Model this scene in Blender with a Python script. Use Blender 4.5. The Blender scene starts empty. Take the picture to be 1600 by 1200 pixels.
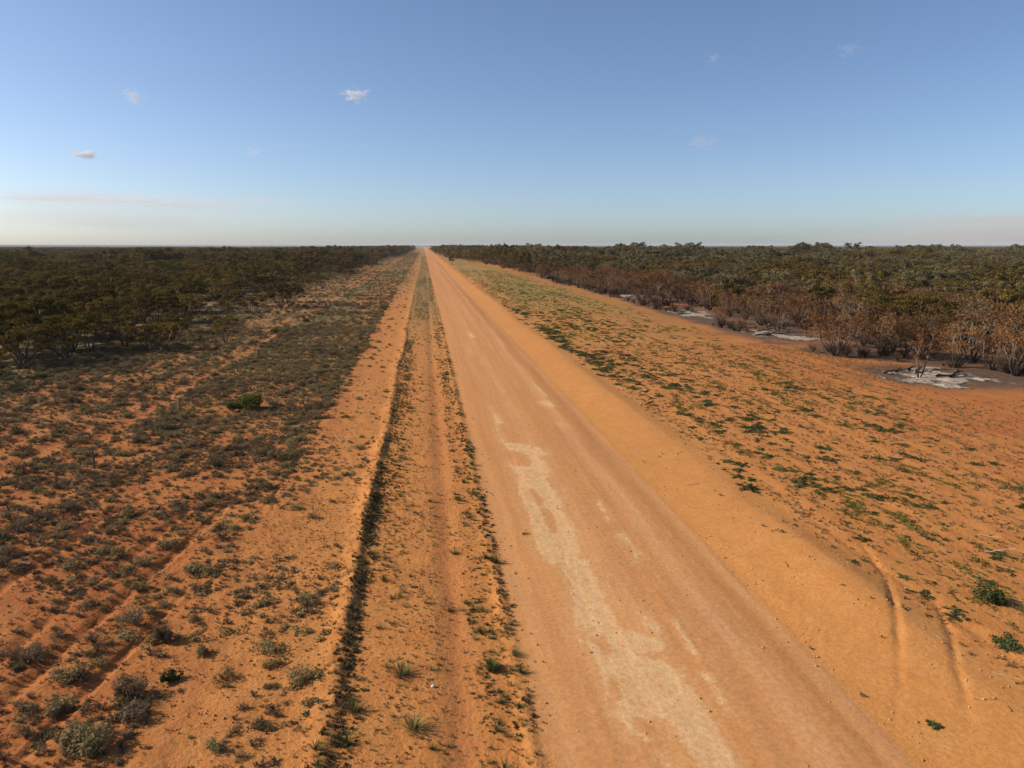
import bpy, math, random
import numpy as np
from mathutils import Vector
random.seed(7)
rng = np.random.default_rng(11)
SC = bpy.context.scene
COL = SC.collection
R = math.radians

# ------------------------------------------------------------------ camera, sky, sun, exposure
H = 14.0                       # flying height of the camera
F = 1130.0                     # focal length in pixels of the 1600 px wide photograph
PITCH = math.atan(216 / F)
YAW = -math.atan(138 * math.cos(PITCH) / F)
cam_d = bpy.data.cameras.new('camera')
cam = bpy.data.objects.new('camera', cam_d)
COL.objects.link(cam)
cam_d.sensor_fit = 'HORIZONTAL'
cam_d.sensor_width = 36.0
cam_d.lens = F / 1600 * 36.0
cam_d.clip_start = 0.5
cam_d.clip_end = 60000
cam.location = (0, 0, H)
cam.rotation_euler = (math.pi / 2 - PITCH, 0, YAW)
SC.camera = cam

SUN_EL = R(29)
SUN_AZ = R(-79)                # clockwise from +Y (the road's direction); negative = left
sun_dir = Vector((math.sin(SUN_AZ) * math.cos(SUN_EL), math.cos(SUN_AZ) * math.cos(SUN_EL), math.sin(SUN_EL)))
W = bpy.data.worlds.new('World')
SC.world = W
W.use_nodes = True
wn = W.node_tree
sky = wn.nodes.new('ShaderNodeTexSky')
sky.sky_type = 'NISHITA'
sky.sun_disc = False
sky.sun_elevation = SUN_EL
sky.sun_rotation = SUN_AZ
sky.air_density = 0.7
sky.dust_density = 0.9
sky.ozone_density = 3.0
bg = wn.nodes['Background']
bg.inputs['Strength'].default_value = 0.095
tint = wn.nodes.new('ShaderNodeMix'); tint.data_type = 'RGBA'; tint.blend_type = 'MULTIPLY'   # white balance of the camera
tint.inputs[0].default_value = 1.0; tint.inputs[7].default_value = (1.015, .99, .985, 1)
wn.links.new(sky.outputs[0], tint.inputs[6]); wn.links.new(tint.outputs[2], bg.inputs['Color'])
sl = bpy.data.lights.new('sun', 'SUN')
sl.energy = 3.6
sl.angle = R(0.53)
sl.color = (1.0, 0.90, 0.76)
so = bpy.data.objects.new('sun', sl)
COL.objects.link(so)
so.rotation_euler = sun_dir.to_track_quat('Z', 'Y').to_euler()
SC.view_settings.view_transform = 'Standard'
SC.view_settings.look = 'None'
SC.view_settings.exposure = 0.62
SC.view_settings.gamma = 1.0
SC.view_settings.use_curve_mapping = False
SC.render.engine = 'CYCLES'
cy = SC.cycles
cy.max_bounces = 6
cy.diffuse_bounces = 3
cy.glossy_bounces = 1
cy.transmission_bounces = 3
cy.transparent_max_bounces = 4
cy.volume_bounces = 6
cy.volume_max_steps = 96

# ------------------------------------------------------------------ pixel helpers (1600 x 1200 photograph)
cp, sp, cw, sw = math.cos(PITCH), math.sin(PITCH), math.cos(YAW), math.sin(YAW)
def ray(px, py):
    a, b = (np.asarray(px, float) - 800) / F, (600 - np.asarray(py, float)) / F
    fwd = cp + b * sp
    up = -sp + b * cp
    return a * cw - fwd * sw, a * sw + fwd * cw, up
def g(px, py):
    """the ground point that shows at a pixel"""
    x, y, z = ray(px, py)
    t = -H / z
    return x * t, y * t
def project(x, y, z):
    x, y, z = np.asarray(x, float), np.asarray(y, float), np.asarray(z, float) - H
    right = x * cw + y * sw
    ahead = -x * sw + y * cw
    dep = ahead * cp - z * sp
    upc = ahead * sp + z * cp
    return 800 + F * right / dep, 600 - F * upc / dep, dep

# ------------------------------------------------------------------ noise
def hash2(i, j, seed):
    n = (i.astype(np.int64) * 374761393 + j.astype(np.int64) * 668265263 + seed * 974634541) & 0xFFFFFFFF
    n = ((n ^ (n >> 13)) * 1274126177) & 0xFFFFFFFF
    n = n ^ (n >> 16)
    return (n & 0xFFFFFF) / float(0xFFFFFF)
def noise(x, y, seed=0):
    x, y = np.asarray(x, float), np.asarray(y, float)
    i, j = np.floor(x), np.floor(y)
    u, v = x - i, y - j
    u, v = u * u * (3 - 2 * u), v * v * (3 - 2 * v)
    a, b = hash2(i, j, seed), hash2(i + 1, j, seed)
    c, d = hash2(i, j + 1, seed), hash2(i + 1, j + 1, seed)
    return a + (b - a) * u + (c - a) * v + (a - b - c + d) * u * v
def fbm(x, y, seed=0, n=4):
    s, a, t = 0, 0.5, 0
    for k in range(n):
        s = s + a * noise(x * 2 ** k + 17.3 * k, y * 2 ** k - 9.1 * k, seed + k)
        t += a
        a *= 0.5
    return s / t
def sst(a, b, x):
    t = np.clip((x - a) / (b - a), 0, 1)
    return t * t * (3 - 2 * t)
def bump(x, c, w):
    return np.exp(-((x - c) / w) ** 2)

# ------------------------------------------------------------------ layout of the land (X across the road, Y along it)
ROAD_L, ROAD_R = 3.1, 13.0
def veg_edge(y):               # where the sand of the right shoulder ends
    return 18.6 + 1.6 * (fbm(y / 17, y * 0, 31, 3) - .5) * 2 + 0.9 * (noise(y / 3.1, y * 0, 35) - .5)
def left_forest(y):
    return -46.0 + 9 * (fbm(y / 45, y * 0, 41, 3) - .5) - 3 * sst(75, 55, y) - 4 * sst(150, 320, y) + 14 * sst(700, 1300, y) + 3 * bump(y, 225, 40)
def right_forest(y):
    return 53.5 + 9 * (fbm(y / 38, y * 0, 51, 3) - .5) + 7 * sst(105, 85, y) - 24 * sst(480, 900, y)
def burn_edge(y):
    return 50.5 + 6 * (fbm(y / 22, y * 0, 57, 3) - .5) + 2.5 * (noise(y / 4.0, y * 0, 58) - .5) + 9 * sst(90, 74, y)
def track(x, y):
    """bare wheel tracks on the left: 1 on a track"""
    w = 0.8 * (fbm(y / 30, y * 0, 61, 2) - .5)
    t = bump(x, -24.2 + w, .85) + bump(x, -26.6 + w, .85) + .9 * bump(x, -30.2 + 2 * w, .65) + .9 * bump(x, -32.4 + 2 * w, .65) + .7 * bump(x, -37 - 2 * w, .5)
    t = t * (.5 + .5 * sst(.2, .5, noise(x / 3, y / 22, 62))) * sst(38, 50, y)
    near = sst(64, 40, y)
    c = 0
    for k, (x0, sl) in enumerate(((-12.1, .13), (-13.9, .13), (-17.6, .10), (-19.4, .10), (-9.9, .12))):
        c = c + 1.15 * bump(x, x0 + sl * (y - 30) - .0016 * (y - 30) ** 2 + .5 * (fbm(y / 9, y * 0, 63, 2) - .5), .27) * (.2 + .8 * sst(.2, .5, noise(x / 2, y / 9, 68 + k // 2)))
    return np.clip(t + near * c, 0, 1)
def height(x, y):
    x, y = np.asarray(x, float), np.asarray(y, float)
    far = 1 / (1 + (np.abs(y) / 130) ** 2)
    z = np.zeros(np.broadcast(x, y).shape)
    inroad = sst(ROAD_L - .35, ROAD_L + .1, x) * sst(ROAD_R + .05, ROAD_R - .12, x)
    # left country: hummocks
    lf = sst(3.2, 2.4, x)
    hum = (fbm(x / 1.5, y / 1.5, 3, 3) - .5) * .16 + (fbm(x / .45, y / .5, 7, 2) - .5) * .085 + (fbm(x / 9, y / 9, 5, 2) - .5) * .35
    rough = np.clip(.45 + .55 * sst(-3, -9, x), 0, 1)
    z = z + lf * hum * rough * (.25 + .75 * far)
    z = z - lf * (.11 * track(x, y) * (.6 + .8 * noise(x / .7, y / .9, 64)) - .05 * bump(track(x, y), .3, .25)) * far
    # windrow along X=-3.3 with a steep right face
    c = -3.25 + .3 * (fbm(y / 14, y * 0, 9, 3) - .5) * 2
    hw = (.11 + .24 * noise(y / 2.6, y * 0, 13)) * (.65 + .7 * noise(x / .3, y / .35, 14))
    z = z + hw * np.where(x < c, np.exp(-((x - c) / .55) ** 2), np.exp(-((x - c) / .26) ** 2)) * (.08 + .92 * far)
    # low washed strip
    z = z - .08 * bump(x, .75, .5)
    z = z + (.015 + .07 * noise(y / 1.4, y * 0, 15)) * bump(x, 2.75, .22)
    # road
    z = z + inroad * (.05 * (1 - ((x - 8.05) / 4.95) ** 2) + .022 * (fbm(x / .35, y / 9, 17, 3) - .5) + .03 * (fbm(x / 1.6, y / 16, 18, 2) - .5) + .05 * (fbm(x / 4, y / 3, 20, 2) - .5) * far)
    z = z + .03 * bump(x, 6.1 + .1 * (noise(y / 9, y * 0, 21) - .5), .06) * inroad * 0
    # right shoulder: grader step, then a windrow of sand
    sh = sst(ROAD_R - .05, ROAD_R + 1.0 , x + .12 * (noise(y / 2.2, y * 0, 22) - .5))
    crest = 17.2 + .7 * (fbm(y / 20, y * 0, 23, 2) - .5) * 2
    mound = np.where(x < crest, np.exp(-((x - crest) / 2.6) ** 2), np.exp(-((x - crest) / 1.25) ** 2)) * (.22 + .28 * (noise(y / 9, y * 0, 24) - .5))
    rip = .007 * np.sin((y * 1.0 + .35 * x + .9 * fbm(x / 1.2, y / 1.2, 25, 2)) * 2 * math.pi / .27) * sst(.35, .6, noise(x / 2.2, y / 2.2, 26)) * sst(40, 25, y)
    z = z + sh * (.05 * (fbm(x / 2.6, y / 3.5, 33, 3) - .5) + mound + rip * sst(13.2, 14, x) * sst(20, 18.5, x) + .03 * (fbm(x / 1.1, y / 1.6, 27, 3) - .5))
    # right country: furrows along the road
    rt = sst(18.2, 20.5, x)
    z = z + rt * ((.12 * (fbm(x / .6, y / 26, 28, 2) - .5) + .07 * (fbm(x / 1.3, y / 2.2, 29, 3) - .5)) * (.2 + .8 * far) + .3 * (fbm(x / 14, y / 14, 30, 2) - .5))
    # vehicle ruts down the sand windrow near the camera
    rut = np.zeros(z.shape)
    for x0, y0, x1, y1, a0, a1 in RUTS:
        t = np.clip(((x - x0) * (x1 - x0) + (y - y0) * (y1 - y0)) / ((x1 - x0) ** 2 + (y1 - y0) ** 2), 0, 1)
        d = np.hypot(x - x0 - t * (x1 - x0), y - y0 - t * (y1 - y0))
        rut = np.maximum(rut, 1.35 * (a0 + (a1 - a0) * t) * np.exp(-((d + .10 * (noise(x * 2.5, y * 2.5, 34) - .5)) / .12) ** 2))
    z = z - rut * (.55 + .9 * noise(x * 1.3, y * 1.3, 36))
    return z
def pxline(pts):
    q = [(*g(p[0], p[1]), p[2]) for p in pts]
    return [(a[0], a[1], b[0], b[1], a[2], b[2]) for a, b in zip(q, q[1:])]
RUTS = (pxline([(1290, 780, 0), (1345, 845, .02), (1385, 905, .06), (1398, 960, .07), (1404, 1020, .035), (1404, 1100, .01), (1396, 1190, 0)])
        + pxline([(1420, 880, 0), (1462, 940, .03), (1484, 990, .06), (1494, 1045, .05), (1508, 1090, .02), (1520, 1180, 0)]))

# pale clay showing through on the road: outlines traced on the ground
def c6(p): return [(740 + x / 5.4545, 640 + y / 5.4545) for x, y in p]
def c7(p): return [(860 + x / 3.75, 880 + y / 3.75) for x, y in p]
def c5(p): return [(680 + x / 6.665, 480 + y / 6.665) for x, y in p]
def c4(p): return [(800 + x / 4, 600 + y / 4) for x, y in p]
PALE = [
 c6([(150,10),(195,20),(290,130),(215,130),(215,200),(280,280),(400,290),(600,330),(680,400),(560,410),(620,450),(680,530),(640,600),(700,680),(760,780),(760,850),(860,980),(870,1040),(920,1200),(930,1330),(640,1330),(520,1200),(500,1080),(460,900),(400,800),(360,680),(350,560),(280,480),(290,430),(330,430),(350,480),(460,480),(460,420),(380,370),(250,350),(220,270),(170,170)]),
 c6([(1030,790),(1080,780),(1190,950),(1140,960)]),
 c7([(20,-20),(230,-20),(300,140),(350,230),(390,330),(450,400),(500,400),(580,430),(490,270),(510,265),(600,310),(660,400),(690,500),(640,520),(560,545),(640,560),(700,590),(780,640),(810,700),(900,820),(950,880),(1000,1000),(1125,1200),(1180,1330),(950,1330),(850,1200),(800,1130),(740,1060),(700,960),(680,930),(500,915),(495,980),(560,1020),(590,1060),(480,1040),(400,940),(340,890),(320,780),(290,680),(240,560),(210,490),(150,460),(130,350),(110,280),(130,240),(90,130)]),
 c7([(720,330),(760,320),(760,380),(820,440),(850,500),(900,560),(880,595),(800,545),(800,500),(750,420),(710,370)]),
 c7([(880,625),(930,635),(975,690),(960,720),(1000,745),(1060,830),(1040,890),(970,830),(950,750),(870,670)]),
 c7([(600,1120),(640,1090),(700,1130),(760,1290),(680,1290),(640,1200)]),
 c4([(640,940),(700,930),(760,1010),(800,1060),(815,1140),(760,1120),(740,1050),(680,1000)]),
 c6([(700,120),(740,100),(800,150),(770,165)]),
 c5([(330,280),(390,260),(430,320),(360,330)]),
 c5([(600,760),(660,800),(740,890),(700,890)]),
 c5([(1000,760),(1100,840),(1200,940),(1150,950),(1020,830)]),
 c5([(1050,990),(1200,970),(1280,1040),(1180,1060)]),
 c5([(560,1030),(640,1090),(650,1170),(600,1190)]),
]
HOLES = [
 c6([(480,680),(560,740),(600,790),(570,820),(520,790),(480,730)]),
 c6([(590,850),(650,860),(720,1050),(680,1060),(620,960)]),
 c7([(180,370),(230,440),(300,440),(350,530),(320,530),(270,480),(210,450)]),
 c7([(330,700),(370,700),(400,800),(410,860),(370,850),(340,760)]),
]
def poly_sdf(x, y, pts):
    """signed distance, positive inside"""
    d = np.full(x.shape, 1e9)
    ins = np.zeros(x.shape, bool)
    n = len(pts)
    for k in range(n):
        (x0, y0), (x1, y1) = pts[k], pts[(k + 1) % n]
        ex, ey = x1 - x0, y1 - y0
        t = np.clip(((x - x0) * ex + (y - y0) * ey) / (ex * ex + ey * ey + 1e-9), 0, 1)
        d = np.minimum(d, np.hypot(x - x0 - t * ex, y - y0 - t * ey))
        c = ((y0 > y) != (y1 > y)) & (x < ex * (y - y0) / (ey if abs(ey) > 1e-9 else 1e-9) + x0)
        ins ^= c
    return np.where(ins, d, -d)

# ------------------------------------------------------------------ helpers: objects, meshes, node graphs
def tag(o, label=None, cat=None, group=None, kind=None):
    for k, v in (('label', label), ('category', cat), ('group', group), ('kind', kind)):
        if v: o[k] = v
    return o
def link(o, parent=None):
    COL.objects.link(o)
    if parent is not None: o.parent = parent
    return o
def np_mesh(name, V, Q, mat, attrs=None, smooth=False, T=None):
    """V (n,3), Q (m,4) quads and/or T (k,3) triangles"""
    me = bpy.data.meshes.new(name)
    V = np.asarray(V, np.float32)
    parts, starts, tot = [], [], 0
    if Q is not None and len(Q):
        Q = np.asarray(Q, np.int32); parts.append(Q.ravel()); starts.append(np.arange(len(Q)) * 4); tot = Q.size
    if T is not None and len(T):
        T = np.asarray(T, np.int32); parts.append(T.ravel()); starts.append(tot + np.arange(len(T)) * 3)
    L = np.concatenate(parts).astype(np.int32); S = np.concatenate(starts).astype(np.int32)
    me.vertices.add(len(V)); me.vertices.foreach_set('co', V.ravel())
    me.loops.add(len(L)); me.loops.foreach_set('vertex_index', L)
    me.polygons.add(len(S)); me.polygons.foreach_set('loop_start', S)
    if smooth: me.polygons.foreach_set('use_smooth', np.ones(len(S), bool))
    me.update(calc_edges=True)
    for k, v in (attrs or {}).items():
        v = np.asarray(v, np.float32)
        if v.ndim == 2:
            a = me.attributes.new(k, 'FLOAT_COLOR', 'POINT'); a.data.foreach_set('color', v.ravel())
        else:
            a = me.attributes.new(k, 'FLOAT', 'POINT'); a.data.foreach_set('value', v)
    if mat: me.materials.append(mat)
    return me

class NG:
    """a tiny writer for shader node graphs"""
    def __init__(s, name):
        s.m = bpy.data.materials.new(name); s.m.use_nodes = True
        s.t = s.m.node_tree; s.t.nodes.clear()
    def n(s, typ, ins=None, **kw):
        nd = s.t.nodes.new(typ)
        for k, v in kw.items(): setattr(nd, k, v)
        for k, v in (ins or {}).items():
            if hasattr(v, 'is_output'): s.t.links.new(v, nd.inputs[k])
            else: nd.inputs[k].default_value = v
        return nd
    def math(s, op, a, b=0.0, c=0.0, clamp=False):
        nd = s.n('ShaderNodeMath', {0: a, 1: b, 2: c}, operation=op); nd.use_clamp = clamp
        return nd.outputs[0]
    def mix(s, f, a, b, blend='MIX'):
        nd = s.n('ShaderNodeMix', data_type='RGBA', blend_type=blend)
        for i, v in ((0, f), (6, a), (7, b)):
            if hasattr(v, 'is_output'): s.t.links.new(v, nd.inputs[i])
            else: nd.inputs[i].default_value = v if i == 0 else (*v, 1)[:4]
        return nd.outputs[2]
    def map(s, v, a, b, c=0.0, d=1.0, smooth=True):
        nd = s.n('ShaderNodeMapRange', {0: v, 1: a, 2: b, 3: c, 4: d})
        nd.interpolation_type = 'SMOOTHSTEP' if smooth else 'LINEAR'
        return nd.outputs[0]
    def pos(s, scale=(1, 1, 1)):
        p = s.n('ShaderNodeNewGeometry').outputs['Position']
        return s.n('ShaderNodeVectorMath', {0: p, 1: scale}, operation='MULTIPLY').outputs[0]
    def noise(s, vec, scale, detail=4, rough=.55, dist=0.0):
        return s.n('ShaderNodeTexNoise', {'Vector': vec, 'Scale': scale, 'Detail': detail, 'Roughness': rough, 'Distortion': dist}).outputs[0]
    def attr(s, name):
        return s.n('ShaderNodeAttribute', attribute_name=name, attribute_type='GEOMETRY')
    def out(s, surf, disp=None):
        o = s.n('ShaderNodeOutputMaterial')
        s.t.links.new(surf, o.inputs['Surface'])
        return s.m
    def principled(s, col, rough=.9, normal=None, spec=.15):
        nd = s.n('ShaderNodeBsdfPrincipled', {'Base Color': col if hasattr(col, 'is_output') else (*col, 1), 'Roughness': rough, 'Specular IOR Level': spec})
        if normal is not None: s.t.links.new(normal, nd.inputs['Normal'])
        return nd.outputs[0]

# ------------------------------------------------------------------ soil material
def soil_material():
    m = NG('soil')
    A, B = m.attr('zone_a'), m.attr('zone_b')
    sa = m.n('ShaderNodeSeparateColor', {0: A.outputs['Color']}).outputs
    sb = m.n('ShaderNodeSeparateColor', {0: B.outputs['Color']}).outputs
    pale, road, veg, burn = sa[0], sa[1], sa[2], A.outputs['Alpha']
    red, sand, crust, litter = sb[0], sb[1], sb[2], B.outputs['Alpha']
    p = m.pos()
    n_big = m.noise(p, .11, 3)
    n_mid = m.noise(p, .8, 5, .6)
    n_fine = m.noise(p, 6.0, 6, .65)
    n_grit = m.noise(p, 28.0, 3, .7)
    strk = m.noise(m.pos((1, .035, 1)), 2.4, 5, .6)          # stretched along the road
    strk2 = m.noise(m.pos((1, .02, 1)), 7.0, 4, .6)
    # country soil
    soil = m.mix(m.map(n_mid, .3, .7), (.525, .198, .052), (.585, .246, .068))
    soil = m.mix(m.math('MULTIPLY', red, m.map(m.math('ADD', n_big, m.math('MULTIPLY', n_mid, .5)), .45, .95, .35, 1)), soil, (.385, .115, .033))
    yel = m.map(m.noise(p, .35, 4, .6), .45, .72)
    soil = m.mix(m.math('MULTIPLY', yel, .5), soil, (.52, .225, .062))
    # sand shoulder
    sandc = m.mix(m.map(n_mid, .3, .75), (.55, .232, .062), (.585, .262, .080))
    soil = m.mix(sand, soil, sandc)
    # road surface
    lane = m.noise(m.pos((1, .006, 1)), .75, 3, .5, .3)
    rc = m.mix(m.map(lane, .36, .64), (.54, .230, .074), (.63, .295, .108))
    rc = m.mix(m.map(strk, .35, .70, 0, .5), rc, (.525, .245, .088))
    rc = m.mix(m.map(strk2, .55, .78, 0, .22), rc, (.42, .160, .048))
    rc = m.mix(m.map(m.noise(m.pos((1, .25, 1)), .45, 4, .6), .45, .7, 0, .55), rc, (.50, .235, .098))
    rx = m.n('ShaderNodeSeparateXYZ', {0: p}).outputs[0]
    rxw = m.math('ADD', rx, m.math('MULTIPLY', m.math('SUBTRACT', m.noise(m.pos((.4, .06, 1)), 1.0, 3), .5), 1.6))
    def band(c, w): return m.map(m.math('ABSOLUTE', m.math('SUBTRACT', rxw, c)), w, w * .2)
    rc = m.mix(m.math('MULTIPLY', band(11.7, 1.0), .6), rc, (.43, .175, .055))
    rc = m.mix(m.math('MULTIPLY', band(9.6, .55), .35), rc, (.45, .19, .066))
    rc = m.mix(m.math('MULTIPLY', band(4.6, .8), .40), rc, (.47, .195, .060))
    rc = m.mix(m.math('MULTIPLY', band(10.6, .45), .40), rc, (.60, .30, .13))
    soil = m.mix(road, soil, rc)
    # pale clay
    br_a = m.math('SUBTRACT', m.noise(m.pos((1.5, .5, 1)), 1.7, 7, .72, .3), .5)
    br_b = m.math('SUBTRACT', m.noise(m.pos((.6, 1.9, 1)), 6.5, 4, .7), .5)
    pj = m.math('ADD', pale, m.math('ADD', m.math('MULTIPLY', br_a, .95), m.math('MULTIPLY', br_b, .24)))
    br_c = m.math('SUBTRACT', m.noise(m.pos((1, 1.2, 1)), 4.2, 8, .78), .5)
    pj = m.math('ADD', pj, m.math('MULTIPLY', br_c, .75))
    pmask = m.math('MULTIPLY', m.map(pj, -.03, .20), m.map(m.noise(m.pos((1.3, .6, 1)), 2.6, 8, .8), .38, .54, .42, 1.0))
    film = m.math('MULTIPLY', m.map(m.math('ADD', pale, m.math('MULTIPLY', br_a, 1.6)), -.75, .1), .24)
    pmask = m.math('MAXIMUM', pmask, film)
    pc = m.mix(m.map(n_grit, .30, .70), (.62, .365, .155), (.74, .485, .245))
    pc = m.mix(m.map(m.noise(p, .9, 7, .8), .48, .66, 0, .5), pc, (.60, .32, .135))
    soil = m.mix(m.math('MULTIPLY', pmask, .92), soil, pc)
    # crusted bare clay with darker litter
    soil = m.mix(m.math('MULTIPLY', crust, m.map(n_mid, .3, .6, .3, .9)), soil, (.42, .150, .05))
    lit = m.math('MULTIPLY', litter, m.map(m.math('ADD', n_fine, m.math('MULTIPLY', n_grit, .5)), .74, .95))
    soil = m.mix(lit, soil, (.24, .12, .045))
    # plant cover too fine and far to build
    vs = m.noise(m.pos((1, .16, 1)), 1.1, 6, .7)
    vm = m.math('MULTIPLY', veg, m.map(vs, .26, .50), clamp=True)
    vc = m.mix(m.map(m.noise(p, .23, 4, .6), .35, .65), (.19, .145, .062), (.25, .185, .075))
    px_ = m.n('ShaderNodeSeparateXYZ', {0: p}).outputs[0]
    vc = m.mix(m.map(px_, 14, 18), vc, (.285, .200, .060))
    soil = m.mix(vm, soil, vc)
    # burnt ground
    bm = m.math('MULTIPLY', burn, m.map(m.math('ADD', n_mid, m.math('MULTIPLY', n_big, .4)), .38, .66, .45, 1), clamp=True)
    bc = m.mix(m.map(n_fine, .35, .7), (.085, .057, .040), (.20, .115, .066))
    soil = m.mix(bm, soil, bc)
    # grain
    soil = m.mix(1.0, soil, m.mix(m.map(m.math('ADD', m.math('MULTIPLY', n_fine, .6), m.math('MULTIPLY', n_grit, .4)), .3, .7), (.80, .78, .76), (1.14, 1.14, 1.15)), 'MULTIPLY')
    hgt = m.math('ADD', m.math('ADD', m.math('MULTIPLY', n_fine, .075), m.math('MULTIPLY', n_grit, .02)), m.math('MULTIPLY', m.noise(p, 2.6, 4, .6), .07))
    hgt = m.math('ADD', hgt, m.math('MULTIPLY', m.math('MULTIPLY', strk2, road), .02))
    ryy = m.n('ShaderNodeSeparateXYZ', {0: p}).outputs[1]
    wob = m.noise(m.pos((.5, .25, 1)), 1.2, 3)
    wash = m.math('MULTIPLY', m.math('SINE', m.math('ADD', m.math('MULTIPLY', ryy, 10.5), m.math('MULTIPLY', wob, 14.0))), m.map(m.noise(m.pos((.6, .12, 1)), .8, 3), .45, .65))
    hgt = m.math('ADD', hgt, m.math('MULTIPLY', m.math('MULTIPLY', wash, road), .016))
    kk = m.math('SUBTRACT', 1.0, m.math('MULTIPLY', m.math('MAXIMUM', road, m.math('MULTIPLY', sand, .75)), .74))
    bmp = m.n('ShaderNodeBump', {'Height': hgt, 'Strength': kk, 'Distance': .8})
    return m.out(m.principled(soil, .95, bmp.outputs[0], .1))
M_SOIL = soil_material()

# ------------------------------------------------------------------ the ground sheet, road and sand shoulder
def spread(a, step, grow, lim):
    out, x = [], a
    while abs(x) < lim:
        step *= grow
        x += step
        out.append(x)
    return out
cols = np.concatenate([np.arange(-12, 3.1, .09), [3.1], np.arange(3.18, 13.0, .085), [13.0], np.arange(13.08, 20.3, .085)])
midL, midR = np.arange(-30, -12.05, .2), np.arange(20.3, 46, .19)
cols = np.concatenate([-np.array(spread(30, .2, 1.075, 14000))[::-1], midL, cols, midR, spread(46, .19, 1.075, 14000)])
cols = np.unique(np.round(cols, 4))
rows = [13.0]
while rows[-1] < 620: rows.append(rows[-1] * 1.0077)
while rows[-1] < 14000: rows.append(rows[-1] * 1.03)
back = -np.array(spread(0, 2, 1.35, 2500))[::-1] + 13
rows = np.array(sorted(list(back) + rows))

ASH_AT = [(*g(*p), rx, ry) for p, rx, ry in (((1475, 588), 8.0, 7.5), ((1225, 524), 7.0, 8.5), ((1085, 491), 5.5, 12), ((985, 463), 5.5, 12))]
def zones(x, y):
    n = x.shape
    pale = np.full(n, -2.0)
    k = (x > ROAD_L) & (x < ROAD_R) & (y > 5) & (y < 150)
    if k.any():
        xs, ys = x[k], y[k]
        d = np.full(xs.shape, -2.0)
        for p in PALE: d = np.maximum(d, poly_sdf(xs, ys, [g(*q) for q in p]))
        for p in HOLES: d = np.minimum(d, -poly_sdf(xs, ys, [g(*q) for q in p]) + .02)
        # thin worn streaks farther up the road
        d = np.maximum(d, -.42 + .5 * bump(xs, 6.0, .7) * sst(.5, .8, noise(xs / 1.2, ys / 14, 71)) * sst(60, 80, ys))
        d = d - .11 * sst(34, 48, ys)
        pale[k] = np.clip(d, -2, 2)
    road = sst(ROAD_L - .5, ROAD_L + .35, x + .3 * (noise(y / 1.1, x, 72) - .5)) * sst(ROAD_R + .25, ROAD_R - .05, x)
    ve = veg_edge(y)
    sand = sst(ROAD_R - .3, ROAD_R + .2, x) * sst(ve + 1.6, ve - .3, x)
    sand = np.maximum(sand, .55 * sst(ROAD_L - .9, ROAD_L, x) * sst(ROAD_R, ROAD_L, x))
    red = sst(-5, -13, x) * .95 + sst(30, 44, x) * .6 + .12 * sst(20, 24, x)
    crust = bump(x, .75 + .25 * (noise(y / 5, y * 0, 73) - .5), .5) * sst(.2, .5, noise(y / 9, y * 0, 74)) * sst(120, 60, y) * .8
    crust = np.maximum(crust, bump(x, -7.6, .8) * .6 * sst(.3, .6, noise(x, y / 4, 79)))
    litter = sst(2.6, 1.8, x) * .9 + .8 * sst(19, 22, x)
    lf, rf, be = left_forest(y), right_forest(y), burn_edge(y)
    # unresolved plant cover
    dl = sst(-7.8, -9.5, x) * sst(40, 130, y) * (.35 + .6 * sst(.3, .55, fbm(x / 12, y / 40, 75, 3)))
    dl = dl * (1 - .85 * track(x, y))
    dm = sst(-3.8, -2.6, x) * sst(3.0, 2.3, x) * sst(70, 200, y) * .8
    dg = sst(-9, -8, x) * sst(-3, -4, x) * sst(130, 300, y) * .45
    dr = sst(ve + .2, ve + 2.5, x) * sst(55, 200, y) * (.45 + .5 * sst(.35, .6, fbm(x / 9, y / 45, 76, 3))) * (.3 + .7 * sst(52, 38, x)) * sst(60, 52, x)
    wood = np.maximum(sst(lf + 3, lf - 3, x) * .9, sst(rf + 18, rf + 30, x) * .9)
    veg = np.clip(dl + dm + dg + dr + wood, 0, 1)
    # cross drains cut through the verge far off
    for (yy, hw, xa, xb) in ((395, 4, -18, -2.5), (1080, 9, -40, -8), (640, 7, 14, 42), (860, 9, 14, 40)):
        veg = veg * (1 - bump(y + .3 * x, yy, hw) * sst(xa - 2, xa, x) * sst(xb + 2, xb, x))
    burn = sst(be - 1.0, be + 1.0, x) * sst(rf + 60, rf + 30, x) * sst(420, 300, y) * (1 - .6 * sst(.5, .7, fbm(x / 6, y / 6, 77, 3)))
    for (qx, qy, rx, ry) in ASH_AT:
        burn = np.maximum(burn, sst(1.5, .7, np.hypot((x - qx) / rx, (y - qy) / ry) + .9 * (fbm(x / 2.5, y / 4, 119, 3) - .5)))
    burn = np.maximum(burn, .6 * sst(lf + 7, lf - 2, x) * sst(.35, .6, fbm(x / 7, y / 7, 78, 3)))
    return np.stack([pale, road, veg, burn], -1), np.stack([np.clip(red, 0, 1), sand, np.clip(crust, 0, 1), np.clip(litter, 0, 1)], -1)

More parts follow.
